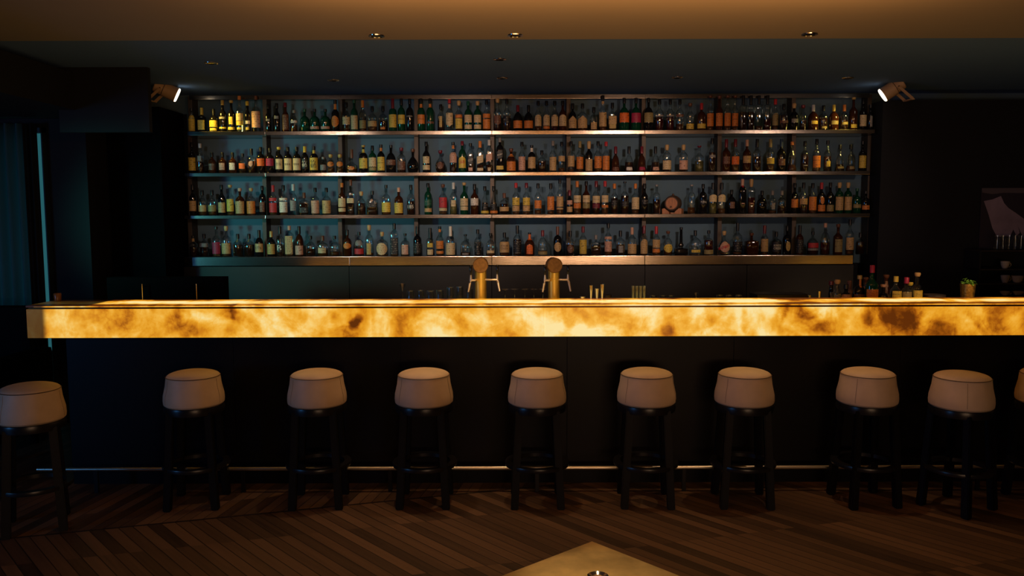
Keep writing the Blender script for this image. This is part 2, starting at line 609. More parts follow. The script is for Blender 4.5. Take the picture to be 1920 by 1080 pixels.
# low dark cabinets and panels under the shelves
cab = empty('back_cabinet', (0, 7.32, 0), 0, 'long dark panelled cabinet under the bottle shelves', 'cabinet')
M_CAB = mat('dark_brown_panel', (0.019, 0.015, 0.014), 0.6, noise=0.15, nscale=5)
cuts = [345, 655, 922, 1209, 1400, 1600]
for i in range(len(cuts) - 1):
    a, c = U(cuts[i], 530, 7.28).x, U(cuts[i + 1], 530, 7.28).x
    MB().box(a + 0.002, c - 0.002, -0.04, 0.22, 0.0, BASE[3] - 0.088, 0.002).build('door', M_CAB, cab)
lcab = empty('tall_cabinet', (px1, 7.0, 0), 0, 'tall black cupboard left of the shelving with thin steel handles', 'cupboard')
a, c = -3.38, -2.935
zz = U(300, 200, 7.0).z
MB().box(a - px1, c - px1, 0.0, 0.5, 0, zz, 0.003).build('body', M_VOID, lcab)

# handles on dark lower doors
lowd = empty('low_cupboard', (U(318, 530, 6.0).x, 6.0, 0), 0, 'low black cupboard behind the left end of the counter', 'cupboard')
zt = U(318, 520, 6.0).z
ca = U(200, 530, 6.0).x - lowd.location.x
cc = U(420, 530, 6.0).x - lowd.location.x
MB().box(ca, cc, 0, 0.1, 0, zt, 0.003).build('body', M_VOID, lowd)
for q in (268, 369.5):
    t, bt = U(q, 532, 5.98), U(q, 561, 5.98)
    h = MB().tube([local(lowd, (t.x, 5.965, t.z)), local(lowd, (t.x, 5.965, bt.z - 0.05))], 0.005, 10)
    h.tube([local(lowd, (t.x, 5.965, t.z - 0.02)), local(lowd, (t.x, 6.003, t.z - 0.02))], 0.003, 8)
    h.build('handle', M_CHROME, lowd, True)

# ------------------------------------------------------------------ bottles
def profile(ty, R, H, nr):
    p = []

    def sh(b0, n0, k, steps=7):
        for i in range(1, steps + 1):
            t = i / steps
            if k == 'round':
                f = math.sqrt(max(0, 1 - t * t))
            elif k == 'cos':
                f = 0.5 + 0.5 * math.cos(PI * t)
            elif k == 'lin':
                f = 1 - t
            else:
                f = math.cos(t * PI / 2) ** 0.7
            p.append((nr + (R - nr) * f, b0 + (n0 - b0) * t))
    p.append((R * 0.90, 0))
    p.append((R * 0.99, 0.02 * H))
    if ty == 'w':
        p.append((R, .56 * H)); sh(.56 * H, .74 * H, 'cos')
    elif ty == 'j':
        p.append((R, .58 * H)); sh(.58 * H, .74 * H, 'mid')
    elif ty == 'k':
        p.append((R, .52 * H)); sh(.52 * H, .70 * H, 'mid')
    elif ty == 'q':
        p.append((R, .60 * H)); sh(.60 * H, .68 * H, 'mid')
    elif ty == 'm':
        p.append((R, .46 * H)); sh(.46 * H, .72 * H, 'mid')
    elif ty == 'h':
        p += [(R, .10 * H), (R * .86, .17 * H), (R * .80, .32 * H)]
        R0 = R; R = R0 * .80; sh(.34 * H, .66 * H, 'mid'); R = R0
    elif ty == 'd':
        p += [(R, .14 * H), (R * .97, .25 * H)]; sh(.26 * H, .52 * H, 'cos')
    elif ty == 'o':
        p[:] = [(R * .55, 0)]
        for i in range(1, 10):
            t = i / 10
            p.append((R * math.sin(PI * (0.18 + 0.74 * t)) ** 0.75, .62 * H * t))
        p.append((nr, .66 * H))
    elif ty == 't':
        p.append((R, .64 * H)); sh(.64 * H, .80 * H, 'mid')
    elif ty == 'i':
        p += [(R, .22 * H)]; sh(.22 * H, .27 * H, 'mid', 4)
        p += [(nr * 1.9, .31 * H), (nr * 2.1, .36 * H), (nr * 1.3, .44 * H)]
    p.append((nr, 0.965 * H))
    p.append((nr, H))
    return p


SQ = dict(t=5.0, q=5.0, i=6.0)
TN = dict(w='slope-shouldered', j='straight-sided', k='squat', q='square', m='dome-shouldered', h='bell-shaped', d='wide flat', o='globe-shaped',
          t='tall square', i='inkwell-shaped')
GN = dict(c='clear', g='green', k='dark', b='brown')
ORD = 'first second third fourth fifth sixth seventh eighth ninth tenth eleventh twelfth thirteenth fourteenth fifteenth sixteenth seventeenth'.split()
TXT = {}


def text_mesh(s):
    if s in TXT:
        return TXT[s]
    cu = bpy.data.curves.new('t', 'FONT')
    cu.body = s.replace('_', ' ').replace("~", "\n")
    cu.align_x = 'CENTER'
    cu.align_y = 'CENTER'
    cu.size = 1
    cu.resolution_u = 2
    cu.space_line = 0.9
    o = bpy.data.objects.new('t', cu)
    COL.objects.link(o)
    bpy.context.view_layer.update()
    me = o.to_mesh()
    vs = [v.co.copy() for v in me.vertices]
    fs = [tuple(p.vertices) for p in me.polygons]
    o.to_mesh_clear()
    bpy.data.objects.remove(o)
    bpy.data.curves.remove(cu)
    xs = [v.x for v in vs]
    ys = [v.y for v in vs]
    cx, cy = (max(xs) + min(xs)) / 2, (max(ys) + min(ys)) / 2
    W, Hh = max(xs) - min(xs), max(ys) - min(ys)
    vs = [((v.x - cx) / W, (v.y - cy) / Hh) for v in vs]
    TXT[s] = (vs, fs, W, Hh)
    return TXT[s]


def rad_at(prof, z):
    for (r0, z0), (r1, z1) in zip(prof, prof[1:]):
        if z0 <= z <= z1 and z1 > z0:
            return r0 + (r1 - r0) * (z - z0) / (z1 - z0)
    return prof[-1][0]


def parse_lab(s):
    txt = None
    if ':' in s:
        s, txt = s.split(':')
    wf = 0.94
    if '/' in s:
        s, x = s.split('/')
        wf = float(x)
    c, sh = s[0], s[1]
    z0, z1 = s[2:].split('-')
    return c, sh, float(z0), float(z1), wf, txt


def make_label(s, prof, sq, S, parent, rnd):
    c, sh, z0, z1, wf, txt = parse_lab(s)
    z0 /= S
    z1 /= S
    nu, nv = 12, 8
    if sh == 'n':
        wf = 0.97
    H = z1 - z0
    vs, uvs, fs = [], [], []
    su, sv = rnd.random() * 50, rnd.random() * 50
    Rm = rad_at(prof, (z0 + z1) / 2)

    def surf(u, z, eps):
        R = rad_at(prof, z)
        q = sq if sh != 'n' else 2.0
        x = u * wf * min(R, Rm * 1.001 if sh == 'r' else R)
        t = min(1, abs(x) / R)
        y = -R * (1 - t ** q) ** (1 / q)
        return (x * (1 + eps / R), y - eps, z)
    for i in range(nu + 1):
        u = -1 + 2 * i / nu
        uu = math.sin(u * PI / 2)
        lo, hi = z0, z1
        if sh == 'o':
            h = math.sqrt(max(0, 1 - uu * uu)) * H / 2
            lo, hi = (z0 + z1) / 2 - h, (z0 + z1) / 2 + h
        elif sh == 'a':
            hi = z1 - 0.3 * H * (1 - math.sqrt(max(0, 1 - uu * uu)))
        elif sh == 'v':
            hi = z1 - 0.32 * H * abs(uu)
        elif sh == 'p':
            lo = z0 + 0.22 * H * abs(uu)
        elif sh == 'x':
            d = 0.33 * Rm * 2 * uu * 0.5
            lo, hi = z0 + d, z1 + d
        elif sh == 'd':
            h = (1 - abs(uu)) * H / 2
            lo, hi = (z0 + z1) / 2 - h, (z0 + z1) / 2 + h
        for j in range(nv + 1):
            z = lo + (hi - lo) * j / nv
            vs.append(surf(uu, z, 0.0008))
            uvs.append((uu * wf * Rm * S * 1.0 + su, (z - z0) * S + sv))
    for i in range(nu):
        for j in range(nv):
            a = i * (nv + 1) + j
            fs.append((a, a + nv + 1, a + nv + 2, a + 1))
    nlab = len(fs)
    if txt:
        tv, tf, W, Th = text_mesh(txt)
        n = len(vs)
        fw = 0.74
        asp = Th / W
        tw = 2 * wf * Rm * fw
        th = min(tw * asp * 1.25, H * 0.62)
        sl = 0.33 if sh == 'x' else 0.0
        zc = (z0 + z1) / 2
        for a, q in tv:
            u = a * 2 * fw
            z = zc + q * th + (sl * Rm * u if sl else 0)
            vs.append(surf(max(-1, min(1, u)), z, 0.0016))
            uvs.append((0, 0))
        fs += [tuple(k + n for k in f) for f in tf]
    me = mesh(vs, fs)
    uvl = me.uv_layers.new(name='UVMap')
    for p in me.polygons:
        for li in p.loop_indices:
            uvl.data[li].uv = uvs[me.loops[li].vertex_index]
    me.materials.append(label_mat(c) if not txt else mat('plainlabel_' + c, CC[c], 0.5, noise=0.12, nscale=60))
    if txt:
        ink = 'R' if txt == 'J&B' else ('W' if c in 'KBGMN' else 'K')
        me.materials.append(mat('ink_' + ink, CC[ink] if ink != 'W' else (0.75, 0.68, 0.55), 0.5))
        for p in me.polygons[nlab:]:
            p.material_index = 1
    for p in me.polygons:
        p.use_smooth = True
    nm = 'neck_label' if sh == 'n' else 'label'
    o = link(nm, me, None, parent)
    o['label'] = CN[c] + ' paper label' if sh != 'n' else CN[c] + ' neck band'
    return o


def make_bottle(base, W, H, S, ty, gl, fill, capc, capl, labs, label, group, rnd, name='liquor_bottle', rz=0.0, liq=None):
    """W, H, capl, label heights in pixels at scale S px/m."""
    root = empty(name, base, rz, label, 'bottle', group)
    R = W / 2 / S * 0.97
    nr = min(2.35 / 211 * 1.0, R * 0.6)
    if S > 230:
        nr = 0.0125
    Hb = (H - capl) / S
    prof = profile(ty, R, Hb, nr)
    # profile heights refer to the whole bottle, so the shoulder does not move with the cap length
    full = profile(ty, R, H / S, nr)
    prof = [(r, z) for r, z in full if z < Hb - 0.004] + [(nr, Hb)]
    sq = SQ.get(ty, 2.0)
    n = 24
    vs, fs = [], []
    for r, z in prof:
        k = max(0.0, min(1.0, (r - nr) / max(1e-5, R - nr)))
        e = 2.0 + (sq - 2.0) * k
        for i in range(n):
            a = 2 * PI * (i + 0.5) / n
            c, d = math.cos(a), math.sin(a)
            q = r / (abs(c) ** e + abs(d) ** e) ** (1 / e)
            vs.append((q * c, q * d, z))
    for j in range(len(prof) - 1):
        for i in range(n):
            fs.append((j * n + i, j * n + (i + 1) % n, (j + 1) * n + (i + 1) % n, (j + 1) * n + i))
    fs.append(tuple(reversed(range(n))))
    fs.append(tuple((len(prof) - 1) * n + i for i in range(n)))
    me = mesh(vs, fs)
    g = link('glass', me, GLASS[gl], root, True)
    g['label'] = GN[gl] + ' glass'
    if gl == 'c' and fill > 1:
        zf = fill / S
        lp = [(max(0.002, r * 0.93), max(z, 0.004)) for r, z in prof if z < zf] + [(max(0.002, rad_at(prof, zf) * 0.93), zf)]
        vs, fs = [], []
        for r, z in lp:
            for i in range(n):
                a = 2 * PI * (i + 0.5) / n
                c, d = math.cos(a), math.sin(a)
                q = r / (abs(c) ** sq + abs(d) ** sq) ** (1 / sq)
                vs.append((q * c, q * d, z))
        for j in range(len(lp) - 1):
            for i in range(n):
                fs.append((j * n + i, j * n + (i + 1) % n, (j + 1) * n + (i + 1) % n, (j + 1) * n + i))
        fs.append(tuple(reversed(range(n))))
        fs.append(tuple((len(lp) - 1) * n + i for i in range(n)))
        link('liquid', mesh(vs, fs), liq or rnd.choice(LIQ[:2] + LIQ[:1]), root, True)
    cr = nr * 1.27
    hc = capl / S
    cork = capc in 'T' or (capl <= 6 and capc in 'TYDNPM')
    if cork:
        cp = [(cr * 0.9, Hb - 0.001), (cr * 1.05, Hb + hc * 0.15), (cr * 1.25, Hb + hc * 0.45), (cr * 1.25, Hb + hc * 0.85), (cr * 1.0, Hb + hc)]
    else:
        cp = [(cr, Hb - 0.001), (cr, Hb + hc * 0.94), (cr * 0.9, Hb + hc)]
    m = MB().lathe(cp, 16)
    o = m.build('stopper' if cork else 'cap', cap_mat(capc), root, True)
    o['label'] = CN[capc] + (' stopper' if cork else ' cap')
    for s in labs:
        make_label(s, prof, sq, S, root, rnd)
    return root


R1 = """360.6 13 43 w c 0 K 5 Yr2-31|379.4 14 44 q k 0 Y 13 Yr4-22|401.5 16.5 42 w k 0 K 9 Yr9-21 Yr2-7/.8|418.7 14 58 w k 0 D 9 Yr6-9 Er24-28
435 14 58 w k 0 D 5 Yr4-9 Yr14-28/.5|450.6 14 66 w c 0 O 7 Cr21-34 Yr12-20 Yr4-8/.6|465 10.5 56 w k 0 Y 8 Wr15-21 Yr4-9/.7|481.3 17 66 w c 0 N 7 Pr8-38
504 12 50 w k 0 K 8 Er20-24/.6|520 12 52 w k 0 K 9 Er24-29/.7|536 13 53 w b 0 M 8 Nr4-32|552 13 39 w c 12 E 5 Wr16-21|572 17 41 k g 0 G 5|590.6 18 41 k g 0 K 5 Pr5-10|610.6 18 41 k g 0 K 5 Pr5-10
629.4 15 58 w k 0 K 7 Oo8-29 On41-51|650 15 53 w c 12 K 8 Cr13-27|665 13.5 58 j g 0 G 6 Cr4-30|680.6 13 57 w c 8 O 13 Kr22-26 Lr6-21|698.7 18 46 k c 9 K 9 Tr9-19|718.7 18 46 k c 20 K 9 Or4-8/.5
736.9 15 60 j g 0 M 18 Yr7-31|753 14.5 60 j g 0 K 12 Yr14-31:JAMESON|768.7 14.5 60 j k 0 K 10 Kr26-30:JAMESON|790 14.5 60 j g 0 K 8 Or14-31:JAMESON On44-51|806.9 14.5 60 j g 0 K 8 Nr14-18 On44-51
826.9 13 49 w c 20 K 9 Dr8-28/.4|843 14 59 w c 0 R 8 Cp8-34 Pn43-50|860.6 14 56 w c 4 T 9 Yr5-24 Or25-31|878 14.5 55 j g 0 G 8 Cr16-30 Cr4-12|895.6 14.5 55 j g 0 T 8 Cr16-30 Cr4-12
912.5 14.5 57 w c 4 K 8 Or4-22 Or24-32|933 16 60 w c 22 T 8 Np11-29/.8|950.6 15 59 w c 28 K 9 Kr15-27|971 17.5 47 m k 0 M 12 Or5-19|991 17.5 47 m k 0 K 12 Or5-19
1009 13 55 w c 8 K 8 Ca9-30|1024.6 13 55 w c 8 K 8 Ca10-30 Or4-9|1040 13.5 55 w c 9 K 8 Ca9-30|1055 14.5 55 w b 0 K 8 Ca9-30|1073.5 16 50 m k 0 K 10 Tv5-28|1092 19 50 w c 6 K 9 Tv5-28
1113 16 43 k c 14 K 10 Tr3-16/.7|1130 15 65 w c 8 K 9 Tr8-34 Tn50-55|1148 16 51 q c 27 K 10 Tr12-27 Dr4-12/.8|1170 20 60 m g 0 K 10 Fr15-33/.9|1192 20 60 m g 0 K 10 Vr15-33/.9|1215.6 19 60 m k 0 K 8 Lr15-33/.9
1236 17 57 w c 25 K 9 Er26-29/.8|1256 16.5 57 w c 25 K 9 Er26-29/.8|1274 15 57 w c 12 K 9 Nr25-30/.9|1293.5 15 50 w c 14 N 6 Yr3-13|1314.7 17 50 k b 0 R 12 Yr4-13
1331 13.5 64 w c 8 N 4 Or8-32|1348 13.5 64 w b 0 N 6 Or8-32|1363.5 12.5 64 w c 8 N 4 Or8-32|1377.5 12.5 64 w c 8 N 4 Or8-32|1392.5 13.5 64 t c 34 K 17|1407 13.5 64 t c 34 K 17|1422 13.5 64 t c 8 K 16|1438 14 64 t c 22 K 16
1452.7 12 57 w c 8 R 10 La9-32|1468.7 17 48 k c 28 K 10 Nr13-18|1488 17 49 k k 0 T 9 Er14-21/.7|1505 14 46 k c 18 M 6|1524 20 46 m b 0 S 12 Yr11-17/.6|1543 17 45 k c 22 K 10 Lr3-7/.6|1562.5 19 46 m b 0 Y 12 Lr10-17/.7
1582 15.5 46 k c 18 O 12 Lr10-15/.7|1599 16 60 w b 0 D 4 Yr4-11/.7|1617 13.5 56 w k 0 K 8 Cr7-28|1631 11 46 w k 0 K 6 Er6-26/.4"""
R2 = """361.5 14.5 57 w k 0 K 8 Yr5-29|376.6 14 55 w c 20 S 8 Er22-32/.5|398.5 14.5 38 w b 0 K 8 Nr6-18/.7|418 15 38 w b 0 K 8 Pr6-19/.7|437 15 38 w b 0 K 8 Wr6-19/.7|455.6 16 36 k c 14 K 6 Fr8-18/.7|472.5 16 45 k c 22 K 12 Po12-22/.5
490 15.5 48 j k 0 K 8 Fr13-27|507 15.5 46 j k 0 K 8 Vr13-27|524 14.5 48 j k 0 Y 5 Cr7-26:余市|541 15.5 48 j k 0 K 8 Cr5-27:宮城峡|557.5 15.5 48 j k 0 K 8 Cr5-27:宮城峡|572.5 13.5 49 j k 0 Y 11 Kr8-26:竹~鶴|589.4 16 49 j k 0 K 7 Yr5-28:竹~鶴 Yn36-42
606.6 12 29 k c 14 E 4 Er5-15|620.6 13 34 k c 10 D 6 Oo11-21|638 13 34 k c 10 D 6 Oo11-21|660 22 43 d c 10 N 16 Oo5-12/.6|682 16.5 51 j k 0 D 4 Yr8-27 Yn37-44|699 15 50 j g 0 K 9 Cr11-28 Lr4-10|715 14.5 52 j k 0 K 6 Yr4-29 On40-46
733.5 18.5 51 m k 0 K 5 Nr14-24|753 16 46 j c 18 M 6 Nr5-21|774.4 22 44 o k 0 N 6|799.7 14.5 57 w k 0 K 8 Cr17-30/.85 Cr5-14|826 20 41 o c 20 M 6 No6-20/.6
850 14 56 w c 17 K 5 Pr18-37 On44-50|867 14.5 58 j g 0 M 8 Ya8-29:J&B|882.5 13 54 t c 30 K 6 Kx15-31:JOHNNIE~WALKER Pr3-9/.6|900.4 13 58 t c 14 O 12 Cx17-31 Cr3-8/.9|917.5 13 60 t c 14 S 10 Px21-35 Cr3-9/.4
937.5 14.5 64 t k 0 E 8 Kx26-40:Walker Yr5-12|958.5 18 44 m b 0 N 6 Or3-20 On29-34|978.7 13.5 56 w c 6 K 8 Pr4-29|997 15 50 j k 0 K 4 Tr7-28 Wn38-45|1016 17 40 k c 20 K 8|1036.6 13.5 58 w c 14 E 9 Tr3-28|1053 13 56 w c 8 K 8 Tr20-30
1070.6 13.5 57 w c 6 K 8 Tr10-30 Kr5-9|1087 13.5 57 w c 6 L 12 Or6-28|1104 14 57 w k 0 T 14 Tr2-24|1121 14.5 57 w c 7 K 8 Or7-29|1136 14 56 w c 5 R 8 Or4-30|1154 18 47 h b 0 M 13 Nr3-9/.7|1179 20 47 h c 18 K 13 Wr3-9/.6
1203 19 47 h b 0 M 13 Vr3-9/.6|1228.7 20 47 h c 18 K 13 Pr3-9/.6|1250 17 50 j c 22 T 10 Cr4-21|1281 17 50 j c 20 T 10 Pr4-21|1310.6 17.5 48 w c 20 M 3|1334.5 14.5 62 w c 36 K 10 Er26-31/.8
1361 16.5 60 w b 0 M 15 Nr14-28/.8|1378 15 60 w c 12 M 14 Fr13-28|1399.7 16 59 w b 0 P 12 Tr16-29|1418.7 16 60 w c 28 K 15|1443.5 15.5 60 w c 12 L 15 Yr14-25/.9|1464 17 60 w k 0 B 14 Nr11-23/.7|1484 18 55 h c 12 O 6
1508 15 56 w c 33 K 8 Er10-12/.5|1530 15 60 w c 7 K 9 Or7-29|1550.6 14.5 57 w c 28 K 7 Yr9-19/.5|1574 18 49 h c 13 K 8 Lr5-9/.7|1594 18 49 h c 10 K 8 Lr4-9/.5|1616 14 56 w k 0 K 6 Yr6-29"""
R3 = """363 14 58 w k 0 K 10 Tr8-27|380.6 16 47 k c 8 K 9 Tr7-19|399 16 47 k c 8 K 9 Lr7-19|417 14 57 w k 0 K 8 Tr5-24|433 14 57 w c 6 T 5 Yr7-30|451 17.5 51 k b 0 P 6 Tr3-26|472 17 51 k c 4 T 6 Or3-26
493 13.5 55 j k 0 K 8 Nr6-24/.7|513 15 56 w c 5 R 12 Rr5-23 Rr26-32|532.5 16 56 w c 5 K 10 Wr5-25 Wr27-32|551 15 58 w c 0 S 12 Er8-27/.7|571 18 42 q c 22 N 10 Kr4-14
592 16 51 k c 3 K 8 Pr3-27|613 17 51 k c 3 K 8 Tr3-27|642 14.5 60 w b 0 O 8 Cr15-31 Cr6-13|658.5 14 66 q c 20 N 11 Cr22-31|678 17 44 k c 22 T 8|698.7 21 45 q c 14 K 7 Kr14-23 Pd23-31/.3
724.6 17.5 56 k c 5 K 6 Yr5-23|748 17 51 k b 0 P 8 Yr3-22|771 16 56 k c 25 K 9 Kr10-20:185|803 14.5 59 j g 0 K 8 Tr5-12 Gr17-28|831 16 57 w c 6 N 6 Rr13-32 Cr7-12|850.6 14.5 60 w c 20 S 12 Cr15-27/.6|870.6 15.5 60 w g 0 T 5 Cr16-30 Cr8-15|890 15.5 57 w b 0 K 10 Wr17-30
909.3 15.5 53 h c 22 K 8 Kr9-20 Yr2-7|926 15.5 53 h c 22 K 8 Kr9-20 Or2-7|945.6 18.5 40 k c 20 N 9 Tr6-14|967.5 14.5 59 w c 5 R 9 Yr17-31 Tr6-16|987 14.5 59 w c 5 M 9 Yr17-31 Tr6-16
1008.7 14 58 w c 8 K 9 Or11-26|1032.5 14 58 w c 6 K 10 Or8-33|1049.7 13.5 66 w c 12 K 8 Tr14-33 Tr9-12|1068 11 45 w k 0 M 10 Pr18-26 Tr4-14|1082 14.5 62 w c 10 O 11 Cr22-35:MACALLAN Or11-21|1099 14.5 62 w b 0 K 8 Cr22-35:MACALLAN Lr11-21
1117.5 15 62 w c 22 M 11 Cr21-34:MACALLAN Mr11-20|1134 13.5 62 w c 10 R 10 Cr22-35:MACALLAN Or12-17|1151.6 14 57 w c 30 O 9 Kr16-26|1171 16 61 w c 34 K 3 Kr14-24|1191 15 57 w c 8 O 9 Cr9-31|1208 14 57 w k 0 K 9 Kr18-27
1230.6 15 55 j c 27 E 3|1296 15 55 j c 12 E 3|1317.5 15.5 56 j k 0 K 8 Kr18-26:Ardbeg|1336 15 58 w c 20 K 12 Ca22-36|1352.5 15 58 w c 10 K 12 Ca22-36|1371 17.5 45 m k 0 K 8 Nr10-22/.5|1391 14 65 t k 0 P 12 Pr18-20/.4 Rn49-52|1407.5 14 65 t c 30 T 14 Pr18-20/.4
1428 18.5 43 m k 0 K 8|1447.5 16 43 k c 6 E 8 Er8-20/.4|1465 16 43 k c 15 E 8|1489 14 57 w k 0 K 8 Or11-27|1505.5 15 58 w c 16 K 10 Tr17-28|1522.5 15 57 w c 6 K 9 Or6-31|1539 15 58 w k 0 R 12 Oo17-31/.5 Or4-16
1555.5 14.5 58 w k 0 K 9 Lr4-16|1572.5 15.5 58 j g 0 T 10 Tr6-31|1588.7 15 58 j g 0 T 10 Tr6-31|1605.6 16 47 k g 0 G 5 Lr10-17|1622 15 42 k k 0 K 5 Or7-15"""
R4 = """363.5 16 40 w c 18 K 5 Tn28-34|384 17.5 43 k c 17 K 8 Er18-25|407 16 57 k c 5 K 5 Vr5-27|425.6 18 58 k c 5 T 9 Tr5-25|447 19.5 43 m c 22 K 9 Lo27-33/.3|468 19.5 43 m c 22 K 9 Lo27-33/.3|487 16 50 m k 0 K 14 Tr8-24:1776
509.5 15.5 48 k k 0 D 11 Dr4-23|526 15 57 w c 20 K 14 Kr8-24/.7:B|543.7 15.5 58 t c 4 P 8 Tr4-38|562 16 57 m b 0 K 14 Pr3-20|583 19 39 m c 14 K 6|605.6 21 39 k c 12 N 9 Cr6-16/.7|628 20 39 m c 8 K 6
652 16 50 k b 0 K 10 Oo14-25|674 18.5 46 k c 15 K 6 Rr4-14 Er20-30/.7|693 16.5 59 k c 6 T 10 Dr3-24/.5|717 23 46 k c 3 T 8 Co2-25/.9|740 15 62 t c 4 K 11 Kr3-34|760 17.5 43 k c 3 K 4 Pr3-21/.7|783 16 56 k k 0 K 14 Kr5-24
807 15 53 w c 12 K 19 Yr16-24/.7 Cr2-12/.7|825 14.5 56 w c 3 K 5 Or13-28 Or4-9 On44-52|845 18 56 k c 3 W 18 Cr2-24|873 20 41 m c 6 K 3 Er2-5/.6|896 13.5 50 w c 20 K 8 Kr3-26|920 18 43 m c 5 K 5 Cr5-10/.8|946 19.5 44 k c 5 K 9 Tr6-26:KNOB~CREEK
970 16.5 57 k c 30 K 15 Kr4-28|993 19.5 44 m b 0 K 3 Fa3-21/.6 Fn29-40|1017.5 18.5 48 m c 9 M 11 Lr2-8|1045.4 16.5 55 k k 0 N 15 To7-25/.8|1069 17 47 k c 20 K 11 No5-20/.7|1093 14.5 55 w c 3 M 11 Yr3-29|1117 19.5 39 q c 19 E 8
1140 14.5 61 w c 7 K 9 Pr7-26 Pr30-35|1163 18 47 k c 20 K 11 Er5-18/.5|1184.7 17.5 53 w c 4 P 13 Tr3-21|1207 14 56 w c 3 M 14 Ta3-30|1230 15 55 w c 5 R 14 Tr14-29 Or5-12|1252 17.5 46 m c 12 N 5 Yo5-21|1276.5 25 53 i k 0 K 4|1303 24 47 m c 2 K 10 Yr5-10/.7
1328 18.5 47 k c 28 K 6 Lr2-10|1357 24 46 o c 4 T 8 Po5-26/.8 Rx13-18|1382 18.5 61 w c 5 K 15 Kr7-25|1408.5 24 42 q b 0 N 5|1432.5 14.5 56 w c 4 M 15 Tr6-30|1454.7 21 44 k c 25 K 9 Kr6-24:KNOB~CREEK|1475 17 55 k k 0 K 9 Do7-25/.5
1498.5 14.5 56 w b 0 K 16 Kr3-28|1523 21.5 44 m c 22 K 6 Rr13-22/.9 Er8-12|1546 17.5 60 m c 23 P 8|1570 17.5 58 w b 0 N 6 Lr5-29/.8|1592 15.5 67 w c 8 K 11 Tr9-32|1612 17 42 k c 24 K 9"""

ROWN = ['top', 'second', 'third', 'lowest']
BAYN = ['leftmost', 'second', 'third', 'fourth', 'fifth', 'sixth', 'seventh', 'eighth', 'rightmost']
rnd = random.Random(3)


def tok(line):
    ent = [e.strip() for e in line.replace('\n', '|').split('|')]
    out = []
    for e in ent:
        if not e:
            continue
        if not e[0].isdigit() or len(e.split()) < 8:   # second line of a two-line text
            out[-1] += '|' + e
        else:
            out.append(e)
    return out


for k, R in enumerate((R1, R2, R3, R4)):
    counts = {}
    zs = BASE[k]
    for e in tok(R):
        t = e.split()
        x, W, H = float(t[0]), float(t[1]), float(t[2])
        ty, gl, fill, cc_, cl = t[3], t[4], float(t[5]), t[6], float(t[7])
        labs = t[8:]
        yb = ROWS[k][0] - 0.003 * (x - 960)
        depth = 7.335 + rnd.uniform(-0.012, 0.018)
        P = U(x, yb, depth)
        S = 1.0 / (U(x + 1, yb - 20, depth).x - U(x, yb - 20, depth).x)
        Hm = U(x, yb - H, depth).z - zs
        bay = sum(1 for q in PX[1:-1] if x > q)
        counts[bay] = counts.get(bay, 0) + 1
        lb = '%s %s bottle, %s %s' % (GN[gl], TN[ty], CN[cc_], 'cap')
        if labs:
            lb += ', %s label' % CN[labs[0][0]]
        lb += ', %s from left in %s bay, %s shelf' % (ORD[counts[bay] - 1], BAYN[bay], ROWN[k])
        liq = None
        if gl == 'c' and fill > 1:
            liq = LIQ[0] if fill > 12 else LIQ[1]
            if x in (1310.6, 850.6, 1336):
                liq = LIQ[3]
            if x in (1438, 1407.5, 1546, 807, 1523, 1328, 674) or (k == 0 and x in (1236, 1256, 1040)):
                liq = LIQ[2]
        make_bottle((P.x, depth, zs), W, Hm * S, S, ty, gl, fill, cc_, cl, labs, lb, 'bottles on the %s shelf' % ROWN[k], rnd, rz=0.0, liq=liq)

# round bottle with a red ribbon: the ribbon is its own small band
p = U(1357, 478, 7.25)
# small barrel on its cradle, third shelf
bx = U(1262, 380, 7.37)
S = 213.0
bar = empty('small_cask', (bx.x, 7.37, BASE[2]), 0, 'small oak cask on wooden cradle among bottles of the third shelf', 'cask')
M_OAK = mat('cask_oak', (0.10, 0.045, 0.02), 0.55, noise=0.3, nscale=20, aniso=(1, 8, 8))
M_HEAD = mat('cask_head_oak', (0.50, 0.20, 0.09), 0.5, noise=0.25, nscale=22, aniso=(6, 1, 1))
MX = Matrix.Translation((0, 0, 0.092)) @ Matrix.Rotation(math.radians(-22), 4, 'Z') @ Matrix.Rotation(PI / 2, 4, 'X')
L = 0.14
prof = []
for i in range(13):
    t = -1 + 2 * i / 12
    prof.append((0.058 + 0.014 * (1 - t * t), t * L / 2))
MB().lathe(prof, 28, MX).build('staves', M_OAK, bar, True)
for t in (-0.92, -0.5, 0.5, 0.92):
    r = 0.0592 + 0.014 * (1 - t * t)
    MB().lathe([(r - 0.003, t * L / 2 - 0.006), (r, t * L / 2 - 0.006), (r, t * L / 2 + 0.006), (r - 0.003, t * L / 2 + 0.006)], 28, MX, cap=False).build('hoop', mat('hoop_dark_iron', (0.03, 0.022, 0.018), 0.45, 0.7), bar, True)
MB().lathe([(0.001, L / 2 + 0.002), (0.050, L / 2 + 0.002), (0.052, L / 2 - 0.004)], 28, MX).build('head', M_HEAD, bar)
MB().lathe([(0.010, 0.0), (0.010, 0.012), (0.007, 0.016)], 14, Matrix.Translation((0, 0, 0.162))).build('bung', M_OAK, bar, True)
sp_ = MX @ Vector((0, -0.03, L / 2))
s_ = MB().lathe([(0.004, 0), (0.004, 0.02), (0.007, 0.022), (0.007, 0.028)], 12, MX @ Matrix.Translation((0, -0.03, L / 2)))
s_.build('spigot', M_OAK, bar, True)
